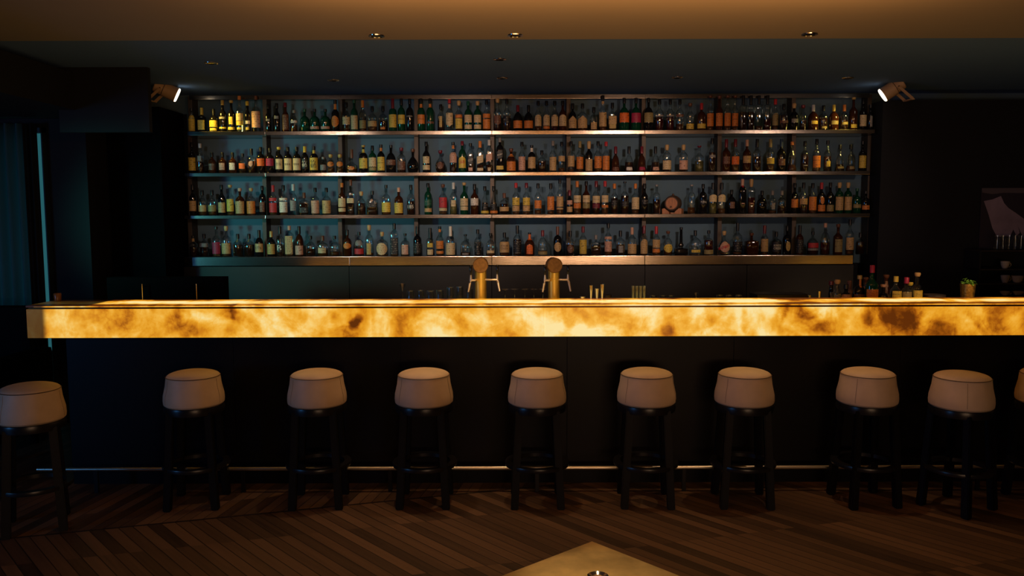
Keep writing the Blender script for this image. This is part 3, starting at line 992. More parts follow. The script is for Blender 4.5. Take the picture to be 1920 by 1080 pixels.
for sx in (-1, 1):
    m_ = MB()
    M2 = Matrix.Rotation(math.radians(-22), 4, 'Z')
    m_.add([(sx * 0.02, -0.06, 0), (sx * 0.085, -0.06, 0), (sx * 0.085, -0.06, 0.045), (sx * 0.065, -0.06, 0.05), (sx * 0.03, -0.06, 0.022),
            (sx * 0.02, 0.05, 0), (sx * 0.085, 0.05, 0), (sx * 0.085, 0.05, 0.045), (sx * 0.065, 0.05, 0.05), (sx * 0.03, 0.05, 0.022)],
           [(0, 1, 2, 3, 4), (9, 8, 7, 6, 5), (0, 5, 6, 1), (1, 6, 7, 2), (2, 7, 8, 3), (3, 8, 9, 4), (4, 9, 5, 0)], M2)
    m_.build('cradle', M_HEAD, bar)
box('cradle_bar', -0.03, 0.03, -0.05, 0.04, 0.0, 0.012, M_HEAD, bar, 0.002)

# ------------------------------------------------------------------ the bar counter
YF = 4.95
YBK = 5.28
ZT = 1.155
XL = U(50, 600, YF).x
XR = 4.6
m_on = bpy.data.materials.new('backlit_onyx')
nt, b = nodes(m_on)
tc = N('ShaderNodeTexCoord')
geo = N('ShaderNodeNewGeometry')
pos = geo.outputs['Position']


def noise(scale, detail, dist=0.0, vec=None, off=(0, 0, 0), rough=0.55):
    mp = N('ShaderNodeMapping')
    mp.inputs['Location'].default_value = off
    nt.links.new(vec or pos, mp.inputs[0])
    n = N('ShaderNodeTexNoise')
    n.inputs['Scale'].default_value = scale
    n.inputs['Detail'].default_value = detail
    n.inputs['Roughness'].default_value = rough
    n.inputs['Distortion'].default_value = dist
    nt.links.new(mp.outputs[0], n.inputs['Vector'])
    return n.outputs['Fac']


def ss(v, a, c, lo=0.0, hi=1.0):
    n = N('ShaderNodeMapRange', interpolation_type='SMOOTHSTEP')
    n.inputs['From Min'].default_value = a
    n.inputs['From Max'].default_value = c
    n.inputs['To Min'].default_value = lo
    n.inputs['To Max'].default_value = hi
    nt.links.new(v, n.inputs[0])
    return n.outputs[0]


sx = N('ShaderNodeSeparateXYZ')
nt.links.new(pos, sx.inputs[0])
PXX, PZ = sx.outputs[0], sx.outputs[2]
big = noise(2.1, 3, 1.2)
mid = noise(6, 3, 0.5, off=(3, 2, 1))
fine = noise(45, 4, 0.2, off=(1, 5, 2), rough=0.7)
# each slab has a tone of its own
slab = mth('FLOOR', mth('DIVIDE', mth('SUBTRACT', PXX, U(370.7, 600, YF).x), (U(1346, 600, YF).x - U(370.7, 600, YF).x) / 3))
wn = N('ShaderNodeTexWhiteNoise', noise_dimensions='1D')
nt.links.new(slab, wn.inputs['W'])
base_t = mth('ADD', mth('MULTIPLY', ss(big, 0.27, 0.73), 0.70), mth('MULTIPLY', ss(mid, 0.24, 0.76), 0.44))
base_t = mth('ADD', base_t, -0.01)
base_t = mth('ADD', base_t, mth('MULTIPLY', mth('SUBTRACT', fine, 0.5), 0.30))
base_t = mth('ADD', base_t, mth('MULTIPLY', mth('SUBTRACT', wn.outputs['Value'], 0.5), 0.10))
# the middle of the counter has paler stone
base_t = mth('ADD', base_t, mth('MULTIPLY', mth('SUBTRACT', 1.0, ss(mth('ABSOLUTE', mth('SUBTRACT', PXX, 0.3)), 0.3, 2.6)), 0.20))
# rings / veins
vein = mth('SUBTRACT', 1.0, ss(mth('ABSOLUTE', mth('SUBTRACT', noise(3.0, 4, 1.6, off=(9, 1, 4)), 0.5)), 0.0, 0.020))
base_t = mth('SUBTRACT', base_t, mth('MULTIPLY', vein, 0.055))
# drawn stains of the stone: px, py, radius px, stretch z, depth
STAINS = [(662, 606, 11, 1.0, 0.9), (672, 597, 8, .8, .5), (632, 597, 12, .6, .35), (1500, 612, 42, 1.0, .38), (1480, 590, 26, .8, .3), (1540, 606, 24, 1.0, .26), (1624, 594, 10, .5, .5),
          (1665, 592, 14, .8, .42), (1713, 595, 20, .6, .45), (1395, 597, 7, .3, .5), (1068, 599, 16, .8, .32), (1104, 602, 14, .9, .25), (840, 620, 14, .8, .35), (790, 612, 24, 1.2, .25),
          (560, 600, 26, 1.2, .22), (352, 618, 20, 1., .35), (436, 606, 22, .8, .3), (333, 590, 6, .3, .4), (437, 582, 6, .4, .4), (1255, 600, 9, 1., .28), (1250, 618, 10, .7, .3), (1290, 606, 26, 1., .2),
          (245, 600, 26, 1., .2), (100, 622, 18, 1.4, .3), (1850, 612, 36, 1., .24), (1790, 622, 16, 1., .15)]
for (qx, qy, qr, st, dp) in STAINS:
    c_ = U(qx, qy, YF)
    sc_ = 313.0
    dx = mth('DIVIDE', mth('SUBTRACT', PXX, c_.x), qr / sc_)
    dz = mth('DIVIDE', mth('SUBTRACT', PZ, c_.z), qr / sc_ / max(st, 0.2))
    d = mth('SQRT', mth('ADD', mth('MULTIPLY', dx, dx), mth('MULTIPLY', dz, dz)))
    d = mth('ADD', d, mth('MULTIPLY', mth('SUBTRACT', mid, 0.5), 1.6))
    base_t = mth('SUBTRACT', base_t, mth('MULTIPLY', ss(d, 0.25, 1.45, 1.0, 0.0), dp * 0.62))
rp = N('ShaderNodeValToRGB')
cr = rp.color_ramp
cr.elements[0].position = 0.0
cr.elements[0].color = (0.10, 0.022, 0.0015, 1)
cr.elements[1].position = 1.0
cr.elements[1].color = (1.0, 0.80, 0.36, 1)
for pp, cl in ((0.18, (0.33, 0.085, 0.003)), (0.36, (0.66, 0.23, 0.008)), (0.52, (0.84, 0.36, 0.018)), (0.68, (0.94, 0.48, 0.055)), (0.84, (1.0, 0.65, 0.17))):
    e_ = cr.elements.new(pp)
    e_.color = (*cl, 1)
nt.links.new(base_t, rp.inputs[0])
# the light box inside stops short of the left end
lit = ss(PXX, U(78, 600, YF).x, U(90, 600, YF).x, 0.10, 1.0)
b.inputs['Base Color'].default_value = (0.16, 0.07, 0.02, 1)
b.inputs['Roughness'].default_value = 0.25
nt.links.new(rp.outputs[0], b.inputs['Emission Color'])
nt.links.new(mth('MULTIPLY', lit, 0.92), b.inputs['Emission Strength'])
M_ONYX = m_on

# top slab: the same stone, thinner light
m_top = m_on.copy()
m_top.name = 'backlit_onyx_top'
nt2 = m_top.node_tree
for l_ in list(nt2.links):
    if l_.to_socket.name == 'Emission Strength':
        nd = l_.from_node
        nd.inputs[1].default_value = 1.0
for n_ in nt2.nodes:
    if n_.type == 'VALTORGB':
        for e_ in n_.color_ramp.elements:
            c_ = e_.color
            k_ = 0.0
            e_.color = (c_[0] + (1 - c_[0]) * k_, c_[1] + (0.85 - c_[1]) * k_, c_[2] + (0.42 - c_[2]) * k_, 1)
# the lamps inside the slab stop short of its long edges; a band of the stone at the right is redder
def m2(op, a, c):
    n = nt2.nodes.new('ShaderNodeMath')
    n.operation = op
    for i, v in enumerate((a, c)):
        if isinstance(v, (int, float)):
            n.inputs[i].default_value = v
        else:
            nt2.links.new(v, n.inputs[i])
    return n.outputs[0]


def s2(v, a, c, lo=0.0, hi=1.0):
    n = nt2.nodes.new('ShaderNodeMapRange')
    n.interpolation_type = 'SMOOTHSTEP'
    for k_, x_ in (('From Min', a), ('From Max', c), ('To Min', lo), ('To Max', hi)):
        n.inputs[k_].default_value = x_
    nt2.links.new(v, n.inputs[0])
    return n.outputs[0]


sep2 = [n_ for n_ in nt2.nodes if n_.type == 'SEPXYZ'][0]
X2, Y2 = sep2.outputs[0], sep2.outputs[1]
band = m2('MULTIPLY', s2(Y2, YF + 0.03, YF + 0.10), s2(Y2, YF + 0.20, YF + 0.29, 1.0, 0.0))
red = m2('MULTIPLY', s2(X2, U(1450, 566, YF).x, U(1520, 566, YF).x), s2(X2, U(1600, 566, YF).x, U(1665, 566, YF).x, 1.0, 0.0))
rp2 = [n_ for n_ in nt2.nodes if n_.type == 'VALTORGB'][0]
old = rp2.inputs[0].links[0].from_socket
t_ = m2('SUBTRACT', m2('SUBTRACT', m2('ADD', old, 0.32), m2('MULTIPLY', m2('SUBTRACT', 1.0, band), 0.80)), m2('MULTIPLY', red, 0.42))
nt2.links.new(t_, rp2.inputs[0])
# top light starts further in
for n_ in nt2.nodes:
    if n_.type == 'MAP_RANGE' and abs(n_.inputs['To Min'].default_value - 0.10) < 1e-6:
        n_.inputs['From Min'].default_value = U(160, 566, YF).x
        n_.inputs['From Max'].default_value = U(172, 566, YF).x
        n_.inputs['To Min'].default_value = 0.04

counter = empty('bar_counter', (0, 5.1, 0), 0, 'long bar counter with glowing amber onyx front and black base', 'bar counter')


def cbox(name, x0, x1, y0, y1, z0, z1, m, bev=0.0):
    return MB().box(x0, x1, y0 - 5.1, y1 - 5.1, z0, z1, bev).build(name, m, counter)


zf1, zf0 = U(960, 577.5, YF).z, U(960, 631.2, YF).z
seams = [50, 370.7, 695.5, 1021.5, 1346, 1670]
xs = [XL] + [U(q, 600, YF).x for q in seams[1:]] + [U(1995, 600, YF).x, XR]
for i in range(len(xs) - 1):
    cbox('onyx_panel', xs[i] + 0.0003, xs[i + 1] - 0.0003, YF, YF + 0.02, zf0, zf1, M_ONYX)
M_TRIM = mat('dark_bronze_trim', (0.10, 0.04, 0.015), 0.3, 0.9)
cbox('onyx_side_panel', XL, XL + 0.02, YF + 0.021, YBK, zf0, zf1, M_ONYX)
cbox('onyx_top', XL, XR, YF - 0.004, YBK, ZT - 0.012, ZT, m_top, 0.002)
cbox('trim_strip', XL + 0.01, XR, YF + 0.006, YBK - 0.01, zf1 + 0.0005, ZT - 0.0125, M_TRIM)
cbox('edge_strip', XL + 0.05, XR, YF - 0.0085, YF - 0.0045, ZT - 0.0105, ZT - 0.004, M_ONYX)
cbox('underside', XL + 0.02, XR, YF + 0.021, YBK, zf0 - 0.004, zf0 + 0.03, M_BLACK)
YBASE = UZ(960, 905, 0).y
cbox('base', XL + 0.15, XR, YBASE, YBK - 0.02, 0.0, zf0 - 0.005, M_PANEL)
bx_ = [XL + 0.15 + i * 1.04 for i in range(8)]
for i in range(7):
    cbox('base_panel', bx_[i] + 0.0015, bx_[i + 1] - 0.0015, YBASE - 0.012, YBASE - 0.0005, 0.09, zf0 - 0.006, M_PANEL, 0.001)

# foot rail
zr = U(960, 877.5, 4.941).z
rail = empty('foot_rail', (0, 4.941, 0), 0, 'long polished foot rail along the base of the bar counter', 'foot rail')
MB().tube([(U(70, 877, 4.941).x, 0, zr), (XR, 0, zr)], 0.0115, 14).build('rail', mat('polished_rail', (0.95, 0.88, 0.72), 0.3, 1.0), rail, True)
for X in (-2.55, -1.65, -0.75, 0.15, 1.05, 1.95, 2.85, 3.75):
    MB().box(X - 0.012, X + 0.012, -0.008, 0.008, 0.0, zr - 0.01, 0.001).build('bracket', M_BLACK, rail)

# work surface behind
ws = tag(box('work_surface', XL + 0.3, XR, YBK + 0.02, 5.96, 1.0, 1.03, mat('work_steel', (0.10, 0.09, 0.09), 0.4, 0.6), None, 0.003), 'dark steel work surface behind the bar counter', 'work surface')
wsb = tag(box('under_counter_fridge', XL + 0.35, XR, YBK + 0.05, 5.9, 0.0, 0.999, M_BLACKMAT, None, 0.003), 'black undercounter unit behind the bar', 'undercounter unit')
ZW = 1.0305

# ------------------------------------------------------------------ beer taps
def beer_tap(px, rzdisc, label, back):
    P = U(px, 540, 5.42)
    ztop = U(px, 497, 5.42).z - ZW
    e = empty('beer_tap', (P.x, 5.42, ZW), 0, label, 'beer tap', 'brass beer tap columns')
    MB().lathe([(0.050, 0), (0.050, 0.012), (0.038, 0.016), (0.038, ztop - 0.015)], 28).build('column', M_BRASS, e, True)
    MB().lathe([(0.0385, ztop - 0.09), (0.0392, ztop - 0.089), (0.0392, ztop - 0.086), (0.0385, ztop - 0.085)], 28, cap=False).build('collar', M_BRASS, e, True)
    Mx = Matrix.Translation((0, 0, ztop)) @ Matrix.Rotation(rzdisc, 4, 'Z') @ Matrix.Rotation(PI / 2, 4, 'X')
    MB().lathe([(0.046, -0.042), (0.050, -0.038), (0.050, 0.038), (0.046, 0.042)], 32, Mx).build('medallion', M_BRASSDULL, e, True)
    for s, dx, dy in ((-1, -17.5, -0.09 if not back else -0.09), (1, 31 if not back else 26, 0.0)):
        fx = U(px + dx, 540, 5.42).x - P.x
        fy = -0.07 if s < 0 else -0.02
        z1 = U(px, 496, 5.42).z - ZW
        z2 = U(px, 514, 5.42).z - ZW
        zb_ = U(px, 524, 5.42).z - ZW
        z3 = U(px, 545, 5.42).z - ZW
        MB().tube([(fx, fy, z2), (fx, fy, z2 + 0.012), (fx, fy - 0.002, z1 - 0.008), (fx, fy - 0.002, z1)], [0.006, 0.008, 0.0095, 0.006], 12).build('handle', mat('black_bakelite', (0.01, 0.01, 0.012), 0.15), e, True)
        f = MB()
        f.tube([(fx, fy, z2 + 0.002), (fx, fy, zb_ + 0.012), (fx, fy, zb_ - 0.006)], [0.005, 0.008, 0.009], 12)
        ax, ay = (0.03 * s, -0.02)
        f.tube([(ax, -0.015, zb_), (fx * 0.6, fy * 0.8 - 0.01, zb_), (fx, fy, zb_)], [0.008, 0.007, 0.008], 12)
        f.tube([(fx, fy, zb_), (fx + s * 0.006, fy - 0.014, zb_ - 0.02), (fx + s * 0.016, fy - 0.03, z3)], [0.009, 0.008, 0.006], 12)
        f.build('faucet', M_NICKEL, e, True)
    return e


beer_tap(901.5, 0.0, 'brass beer tap with round front disc, left of the two', False)
beer_tap(1038.5, 0.14, 'brass beer tap with turned disc, right of the two', True)

# ------------------------------------------------------------------ glassware on the work surface
def glass_obj(kind, px, wpx, top, label, Y=5.62, m=None, cat='glass', group='glasses behind the bar counter', name=None):
    S = 1.0 / (U(px + 1, 545, Y).x - U(px, 545, Y).x)
    P = U(px, 550, Y)
    zt_ = U(px, top, Y).z
    H = zt_ - ZW
    r = wpx / 2 / S
    if kind == 'tumbler':       # upside down
        pr = [(r, 0), (r * 0.99, 0.003), (r * .88, H * .96), (r * .8, H), (r * .78, H - 0.008), (r * .84, H * .9), (r * .96, 0.003), (r * .96, 0)]
        o = MB().lathe(pr, 22, cap=False).build(name or 'tumbler', m or M_WINE, None, True)
    elif kind == 'upright':
        pr = [(r * .1, 0.001), (r * .85, 0), (r * .9, 0.004), (r, H), (r * .95, H), (r * .84, 0.012), (r * .1, 0.010)]
        o = MB().lathe(pr, 22, cap=False).build(name or 'tall_glass', m or M_WINE, None, True)
    elif kind == 'stem':        # goblet upside down: bowl below, foot on top
        pr = [(r, 0), (r * 1.05, H * .12), (r * .85, H * .32), (r * .3, H * .42), (r * .12, H * .5), (r * .11, H * .88), (r * .3, H * .95), (r * .9, H * .985), (r * .9, H), (r * .05, H)]
        o = MB().lathe(pr, 22, cap=False).build(name or 'stemmed_glass', m or M_WINE, None, True)
    elif kind == 'flare':
        pr = [(r * .6, 0), (r * .6, 0.004), (r * .12, 0.012), (r * .10, H * .62), (r * .2, H * .7), (r, H), (r * .95, H), (r * .15, H * .72)]
        o = MB().lathe(pr, 22, cap=False).build(name or 'stemmed_glass', m or M_WINE, None, True)
    elif kind == 'jigger':
        pr = [(r * .8, 0), (r, 0.002), (r * .45, H * .42), (r * .45, H * .48), (r * 0.95, H), (r * 0.9, H), (r * .4, H * .5)]
        o = MB().lathe(pr, 22, cap=False).build(name or 'jigger', m or M_CHROME, None, True)
    elif kind == 'tin':
        pr = [(r * .75, 0), (r * .78, 0.003), (r, H), (r * .96, H), (r * .72, 0.01)]
        o = MB().lathe(pr, 22).build(name or 'shaker_tin', m or M_CHROME, None, True)
    o.location = (P.x, Y, ZW)
    tag(o, label, cat, group)
    return o


G = 'upturned tumblers behind the counter'
glass_obj('flare', 755, 13, 532, 'flared stem glass at the left end of the glasses left of the taps', 5.66)
for i, px in enumerate((770, 789, 807, 825)):
    glass_obj('tumbler', px, 16, 545 - (i % 2), 'clear upturned tumbler behind the counter, %s from left' % ORD[i], 5.6 + 0.01 * (i % 2), group=G)
for i, (px, tp) in enumerate(((845, 538), (862, 537), (880, 541))):
    glass_obj('tumbler', px, 15, tp, 'tall upturned glass left of the left beer tap, %s from left' % ORD[i], 5.75, group='tall upturned glasses beside the tap')
for i, px in enumerate((947, 965, 984, 1001, 1018)):
    glass_obj('stem', px, 15, 542, 'upturned stemmed glass between the two beer taps, %s from left' % ORD[i], 5.66, group='upturned stemmed glasses between the taps')
for px, tp, w_, l_ in ((1108, 535, 9, 'steel jigger, left of the three behind the counter'), (1119, 541, 10, 'steel jigger, middle and lowest of the three'), (1129, 533, 10, 'steel jigger, right and tallest of the three')):
    glass_obj('jigger', px, w_, tp, l_, 5.5, cat='jigger', group='steel jiggers')
glass_obj('tin', 1092, 12, 556, 'low steel dish left of the jiggers', 5.5, cat='dish', name='steel_dish', group=None)
glass_obj('tin', 1140, 14, 553, 'low dark bowl right of the jiggers', 5.5, m=mat('dark_bowl', (0.05, 0.035, 0.03), 0.4), cat='bowl', name='small_bowl', group=None)
for i, px in enumerate((1187, 1194, 1201, 1208)):
    glass_obj('upright', px, 6.5, 536, 'narrow upright glass in the cluster right of the jiggers, %s from left' % ORD[i], 5.6, group='narrow glasses in a cluster')
for i, px in enumerate((1225, 1243, 1258)):
    glass_obj('tumbler', px, 15, 554, 'low upturned glass right of the narrow glasses, %s from left' % ORD[i], 5.6, group='low upturned glasses')
glass_obj('flare', 1305, 11, 549, 'lone stemmed glass behind the counter right of the low glasses', 5.66, group=None)
for i, px in enumerate((1350, 1368, 1386)):
    glass_obj('tumbler', px, 16, 553, 'low upturned glass near the dark screen, %s from left' % ORD[i], 5.6, group='low upturned glasses by the screen')
bn = box('till', U(1405, 550, 5.9).x, U(1500, 550, 5.9).x, 5.7, 5.9, ZW, U(1450, 547, 5.9).z, M_BLACK, None, 0.004)
tag(bn, 'low black till behind the counter left of the counter bottles', 'till')
glass_obj('jigger', 1518, 8, 553, 'small steel cap beside the till', 5.5, cat='cap', name='pour_spout', group=None)
glass_obj('jigger', 1536, 8, 546, 'small steel pourer left of the counter bottles', 5.5, cat='pourer', name='pour_spout', group=None)

# ------------------------------------------------------------------ bottles standing on the work surface
def bar_bottle(px, top, W, ty, gl, fill, cc_, cl, labs, label, Y=5.62):
    S = 1.0 / (U(px + 1, 540, Y).x - U(px, 540, Y).x)
    P = U(px, 550, Y)
    H = (U(px, top, Y).z - ZW) * S
    make_bottle((P.x, Y, ZW), W, H, S, ty, gl, fill, cc_, cl, labs, label, 'bottles standing behind the counter at the right', rnd)


bar_bottle(1558, 527, 9, 'w', 'k', 0, 'M', 7, ['Er8-30/.5'], 'slim dark bottle, leftmost of the bottles behind the counter', 5.78)
bar_bottle(1569.5, 524, 16, 'w', 'c', 0, 'T', 8, ['Er8-32/.8'], 'clear bottle with tan stopper and grey label behind the counter', 5.58)
bar_bottle(1592, 526, 14, 'w', 'b', 0, 'N', 16, ['Nr20-34'], 'bottle with rust-red capsule behind the dark bottles at the counter', 5.82)
bar_bottle(1586, 533, 21, 'k', 'k', 0, 'K', 8, ['Pr8-32'], 'squat dark bottle with salmon label behind the counter', 5.60)
bar_bottle(1611, 516, 25, 'm', 'k', 0, 'D', 7, ['Or44-59/.55', 'Nr10-32'], 'broad dark bottle with gold top and orange tag behind the counter', 5.62)
bar_bottle(1634, 497, 24, 'w', 'g', 0, 'V', 14, ['Or14-43'], 'tall dark green bottle with red capsule, tallest on the counter', 5.55)
bar_bottle(1622, 520, 12, 'w', 'b', 0, 'N', 5, ['Nr30-40'], 'slim brown bottle squeezed left of the red-capped green bottle', 5.80)
bar_bottle(1660.5, 515, 16, 'w', 'b', 0, 'N', 6, ['Nr20-50/.7'], 'brown bottle with reddish cap right of the green bottle', 5.78)
bar_bottle(1656, 533, 21, 'k', 'k', 0, 'P', 5, ['Nr12-27'], 'short dark bottle with pink stopper, in front of the brown one', 5.56)
bar_bottle(1679, 518, 22, 'w', 'c', 0, 'Y', 10, ['Yr12-38/.8'], 'clear bottle with yellow stopper and yellow label behind the counter', 5.60)
bar_bottle(1699, 520, 20, 'k', 'c', 0, 'V', 11, ['Lr10-36'], 'clear bottle with magenta cap and olive label behind the counter', 5.60)
bar_bottle(1706, 529, 10, 'w', 'c', 0, 'Y', 6, [], 'small clear bottle with yellow cap behind the magenta-capped one', 5.85)
bar_bottle(1719, 511, 20, 'k', 'c', 14, 'T', 7, ['Yr10-39/.8'], 'clear bottle with cork stopper, rightmost behind the counter', 5.60)
bb_ = MB().lathe([(0.07, 0), (0.075, 0.02), (0.07, 0.055), (0.055, 0.05)], 24).build('fruit_bowl', mat('dark_bowl', (0.05, 0.035, 0.03), 0.4), None, True)
q_ = U(1752, 555, 5.62)
bb_.location = (q_.x, 5.62, ZW + 0.0)
bb_.scale = (1, 1, (U(1752, 552, 5.62).z - ZW) / 0.055)
tag(bb_, 'low dark bowl between the counter bottles and the mint cup', 'bowl')

# cup of mint
P = U(1814, 550, 5.5)
S = 1550 / 5.5
zt_ = U(1814, 532, 5.5).z - ZW
cup = empty('mint_cup', (P.x, 5.5, ZW), 0, 'hammered gold cup filled with green mint leaves behind the counter', 'cup')
MB().lathe([(0.030, 0), (0.034, 0.002), (0.048, zt_), (0.045, zt_), (0.032, 0.01)], 26).build('cup', mat('hammered_gold', (0.42, 0.26, 0.07), 0.35, 0.8, noise=0.5, nscale=60, bump=0.9), cup, True)
lf = MB()
rr = random.Random(5)
for i in range(60):
    a, r = rr.random() * 2 * PI, rr.random() * 0.046
    c0 = Vector((r * math.cos(a), r * math.sin(a), zt_ + rr.uniform(-0.002, 0.038) * (1.15 - r / 0.05)))
    Rm = Matrix.Translation(c0) @ Matrix.Rotation(rr.random() * 6.28, 4, 'Z') @ Matrix.Rotation(rr.uniform(-0.2, 1.0), 4, 'Y')
    L_ = rr.uniform(0.018, 0.030)
    lf.add([(0, 0, 0), (L_ * .35, L_ * .33, .002), (L_ * .75, L_ * .25, .001), (L_, 0, -.003), (L_ * .75, -L_ * .25, .001), (L_ * .35, -L_ * .33, .002), (L_ * .5, 0, .004)],
           [(0, 1, 6), (1, 2, 6), (2, 3, 6), (3, 4, 6), (4, 5, 6), (5, 0, 6)], Rm)
tag(lf.build('mint_leaves', mat('mint_green', (0.22, 0.50, 0.06), 0.5, noise=0.4, nscale=40), cup), kind='stuff')

# amber candle glass at the left end
P = UZ(91, 567, ZT)
cg_ = empty('candle_glass', (P.x + 0.02, 5.2, ZT), 0, 'small amber glass on the left end of the counter', 'candle glass')
MB().lathe([(0.016, 0), (0.02, 0.003), (0.024, 0.045), (0.020, 0.052), (0.021, 0.045), (0.018, 0.006)], 20).build('bowl', mat('amber_glass', (0.35, 0.13, 0.03), 0.2), cg_, True)

# ------------------------------------------------------------------ wall spotlights
def wall_spot(cx, cy, lx, ly, hx, hy, Y, label, power, col, tgt, out):
    """c: back centre, l: lens centre, h: foot of bracket (pixels)"""
    A, Bp, Hh = U(cx, cy, Y), U(lx, ly, Y - out), U(hx, hy, Y)
    e = empty('spotlight', Hh, 0, label, 'spotlight', 'cylindrical spotlights beside the shelving')
    ax = (Bp - A).normalized()
    Ln = (Bp - A).length
    q = ax.to_track_quat('Z', 'Y').to_matrix().to_4x4()
    Mx = Matrix.Translation(A - Hh) @ q
    m_c = mat('cream_lamp_housing', (0.56, 0.37, 0.22), 0.45)
    MB().lathe([(0.048, 0), (0.054, 0.006), (0.054, Ln * 0.40), (0.060, Ln * 0.42), (0.060, Ln - 0.012), (0.062, Ln)], 30, Mx, cap=True).build('housing', m_c, e, True)
    MB().lathe([(0.0545, Ln * .385), (0.0565, Ln * .39), (0.0565, Ln * .41)], 30, Mx, cap=False).build('seam_ring', M_BLACK, e, True)
    MB().lathe([(0.058, Ln + 0.0005), (0.058, Ln + 0.010), (0.052, Ln + 0.014)], 30, Mx).build('lens', emis('lamp_lens', (1.0, 0.93, 0.72), 2.5), e, True)
    mid = (A + (Bp - A) * 0.42) - Hh
    for s in (-1, 1):
        off = Vector((0, s * 0.068, 0))
        up = mid + off
        d = Vector((0, 0, 0)) + off
        side = (up - d).cross(Vector((0, 1, 0))).normalized() * 0.011
        v = []
        for yy in (-0.003, 0.003):
            o_ = Vector((0, yy, 0))
            v += [up + side + o_, up - side + o_, d - side + o_, d + side + o_]
        MB().add(v, [(0, 1, 2, 3), (7, 6, 5, 4), (0, 4, 5, 1), (1, 5, 6, 2), (2, 6, 7, 3), (3, 7, 4, 0)]).build('bracket_arm', m_c, e)
        MB().lathe([(0.004, 0), (0.004, 0.003)], 12, Matrix.Translation(up + Vector((0, s * 0.006 - (0.002 if s < 0 else 0), 0))) @ Matrix.Rotation(PI / 2, 4, 'X')).build('screw', M_BLACK, e)
    MB().box(-0.014, 0.014, -0.074, 0.074, -0.008, 0.002, 0.002).build('bracket_foot', m_c, e)
    spot('spotlight_beam', Bp + ax * 0.03, tgt, power, col, 62, 0.8, 0.05)
    return e


wall_spot(290, 159, 331, 178, 284, 189, 6.95, 'cream cylinder spotlight at the top left of the shelving, tilted right', 26, (1.0, 0.70, 0.10), (-2.25, 7.45, 2.25), -0.06)
wall_spot(1693, 154, 1656, 178, 1704, 187, 6.95, 'cream cylinder spotlight at the top right of the shelving, tilted left', 16, (1.0, 0.74, 0.16), (2.6, 7.45, 2.2), -0.05)

# right-hand bulk that carries the right spotlight
a_ = U(1646, 300, 6.99).x
struct('wall_cupboard_side', U(1652, 300, 7.2).x, 6.9, 7.2, 7.579, 0, U(1700, 187.5, 7.2).z, M_WDARK)
box_l = struct('wall_left_cladding', px1, U(338, 300, 7.2).x, 7.2, 7.57, zz - 0.05, U(300, 192, 7.2).z, M_BLACKMAT) if False else None

# ------------------------------------------------------------------ poster, glass shelf, cups at the right
YP = 7.19
m_po = bpy.data.materials.new('poster_print')
p0, p1 = U(1840, 352, YP), U(1990, 470, YP)
post = empty('poster', (p0.x, YP, p1.z), 0, 'grey-violet poster of a hand on the dark wall at the right edge', 'poster')
W_, H_ = p1.x - p0.x, p0.z - p1.z
box('paper', 0, W_, -0.006, 0.0, 0, H_, mat('poster_dark', (0.030, 0.024, 0.045), 0.6), post)


def ppt(px, py):
    q = U(px, py, YP)
    return (q.x - p0.x, q.z - p1.z)


def flat(name, pts, y, m, parent):
    vs = [(*(ppt(*q)[:1]), y, ppt(*q)[1]) for q in pts]
    vs2 = [(v[0], y - 0.0004, v[2]) for v in vs]
    n = len(vs)
    me = mesh(vs2, [tuple(range(n))])
    return link(name, me, m, parent)


m_arm = mat('poster_arm_grey', (0.32, 0.25, 0.36), 0.6, noise=0.2, nscale=6)
flat('printed_hand', [(1844, 377), (1860, 374), (1876, 367.5), (1882, 381), (1890, 390), (1902, 398), (1920, 411), (1945, 420), (1985, 428), (1985, 440), (1940, 436), (1922, 430), (1930, 452),
                      (1922, 452), (1913, 436), (1908, 424), (1911, 437), (1905, 442), (1899, 430), (1893, 443), (1868, 443), (1860, 428), (1852, 400)], -0.006, m_arm, post)
flat('printed_band', [(1840, 353), (1920, 352.5), (1990, 353), (1990, 362), (1920, 362), (1880, 361.5), (1860, 364), (1841, 361)], -0.006, mat('poster_grey', (0.12, 0.10, 0.13), 0.6), post)

YG = 6.9
g0 = U(1840, 470, YG)
gs = empty('glass_shelf_unit', (g0.x, YG, 0), 0, 'dim open shelf unit with cups and glasses at the right edge', 'shelf unit')
for py in (470, 505, 532, 556):
    z_ = U(1870, py, YG).z
    MB().box(0, 1.0, 0, 0.25, z_ - 0.006, z_, 0.001).build('shelf_board', M_POST, gs)
for dx in (0.0, 0.985):
    MB().box(dx, dx + 0.012, 0.02, 0.24, 0.0, U(1870, 471.5, YG).z - 0.001).build('side_panel', M_BLACKMAT, gs)
zsh = U(1870, 470, YG).z
for i in range(7):
    px = 1868.5 + 11.3 * i
    P = U(px, 465, 7.0)
    H = U(px, 441, 7.0).z - zsh
    r = 5.2 / 1550 * 7.0
    o = MB().lathe([(r * .9, 0), (r * .95, 0.003), (r, H), (r * .94, H), (r * .86, 0.01)], 20).build('water_glass', M_WATER, None, True)
    o.location = (P.x, 7.0, zsh)
    tag(o, 'small clear glass on the shelf unit below the poster, %s from left' % ORD[i], 'glass', 'glasses in a row under the poster')
m_cup = mat('white_china', (0.55, 0.48, 0.40), 0.25)
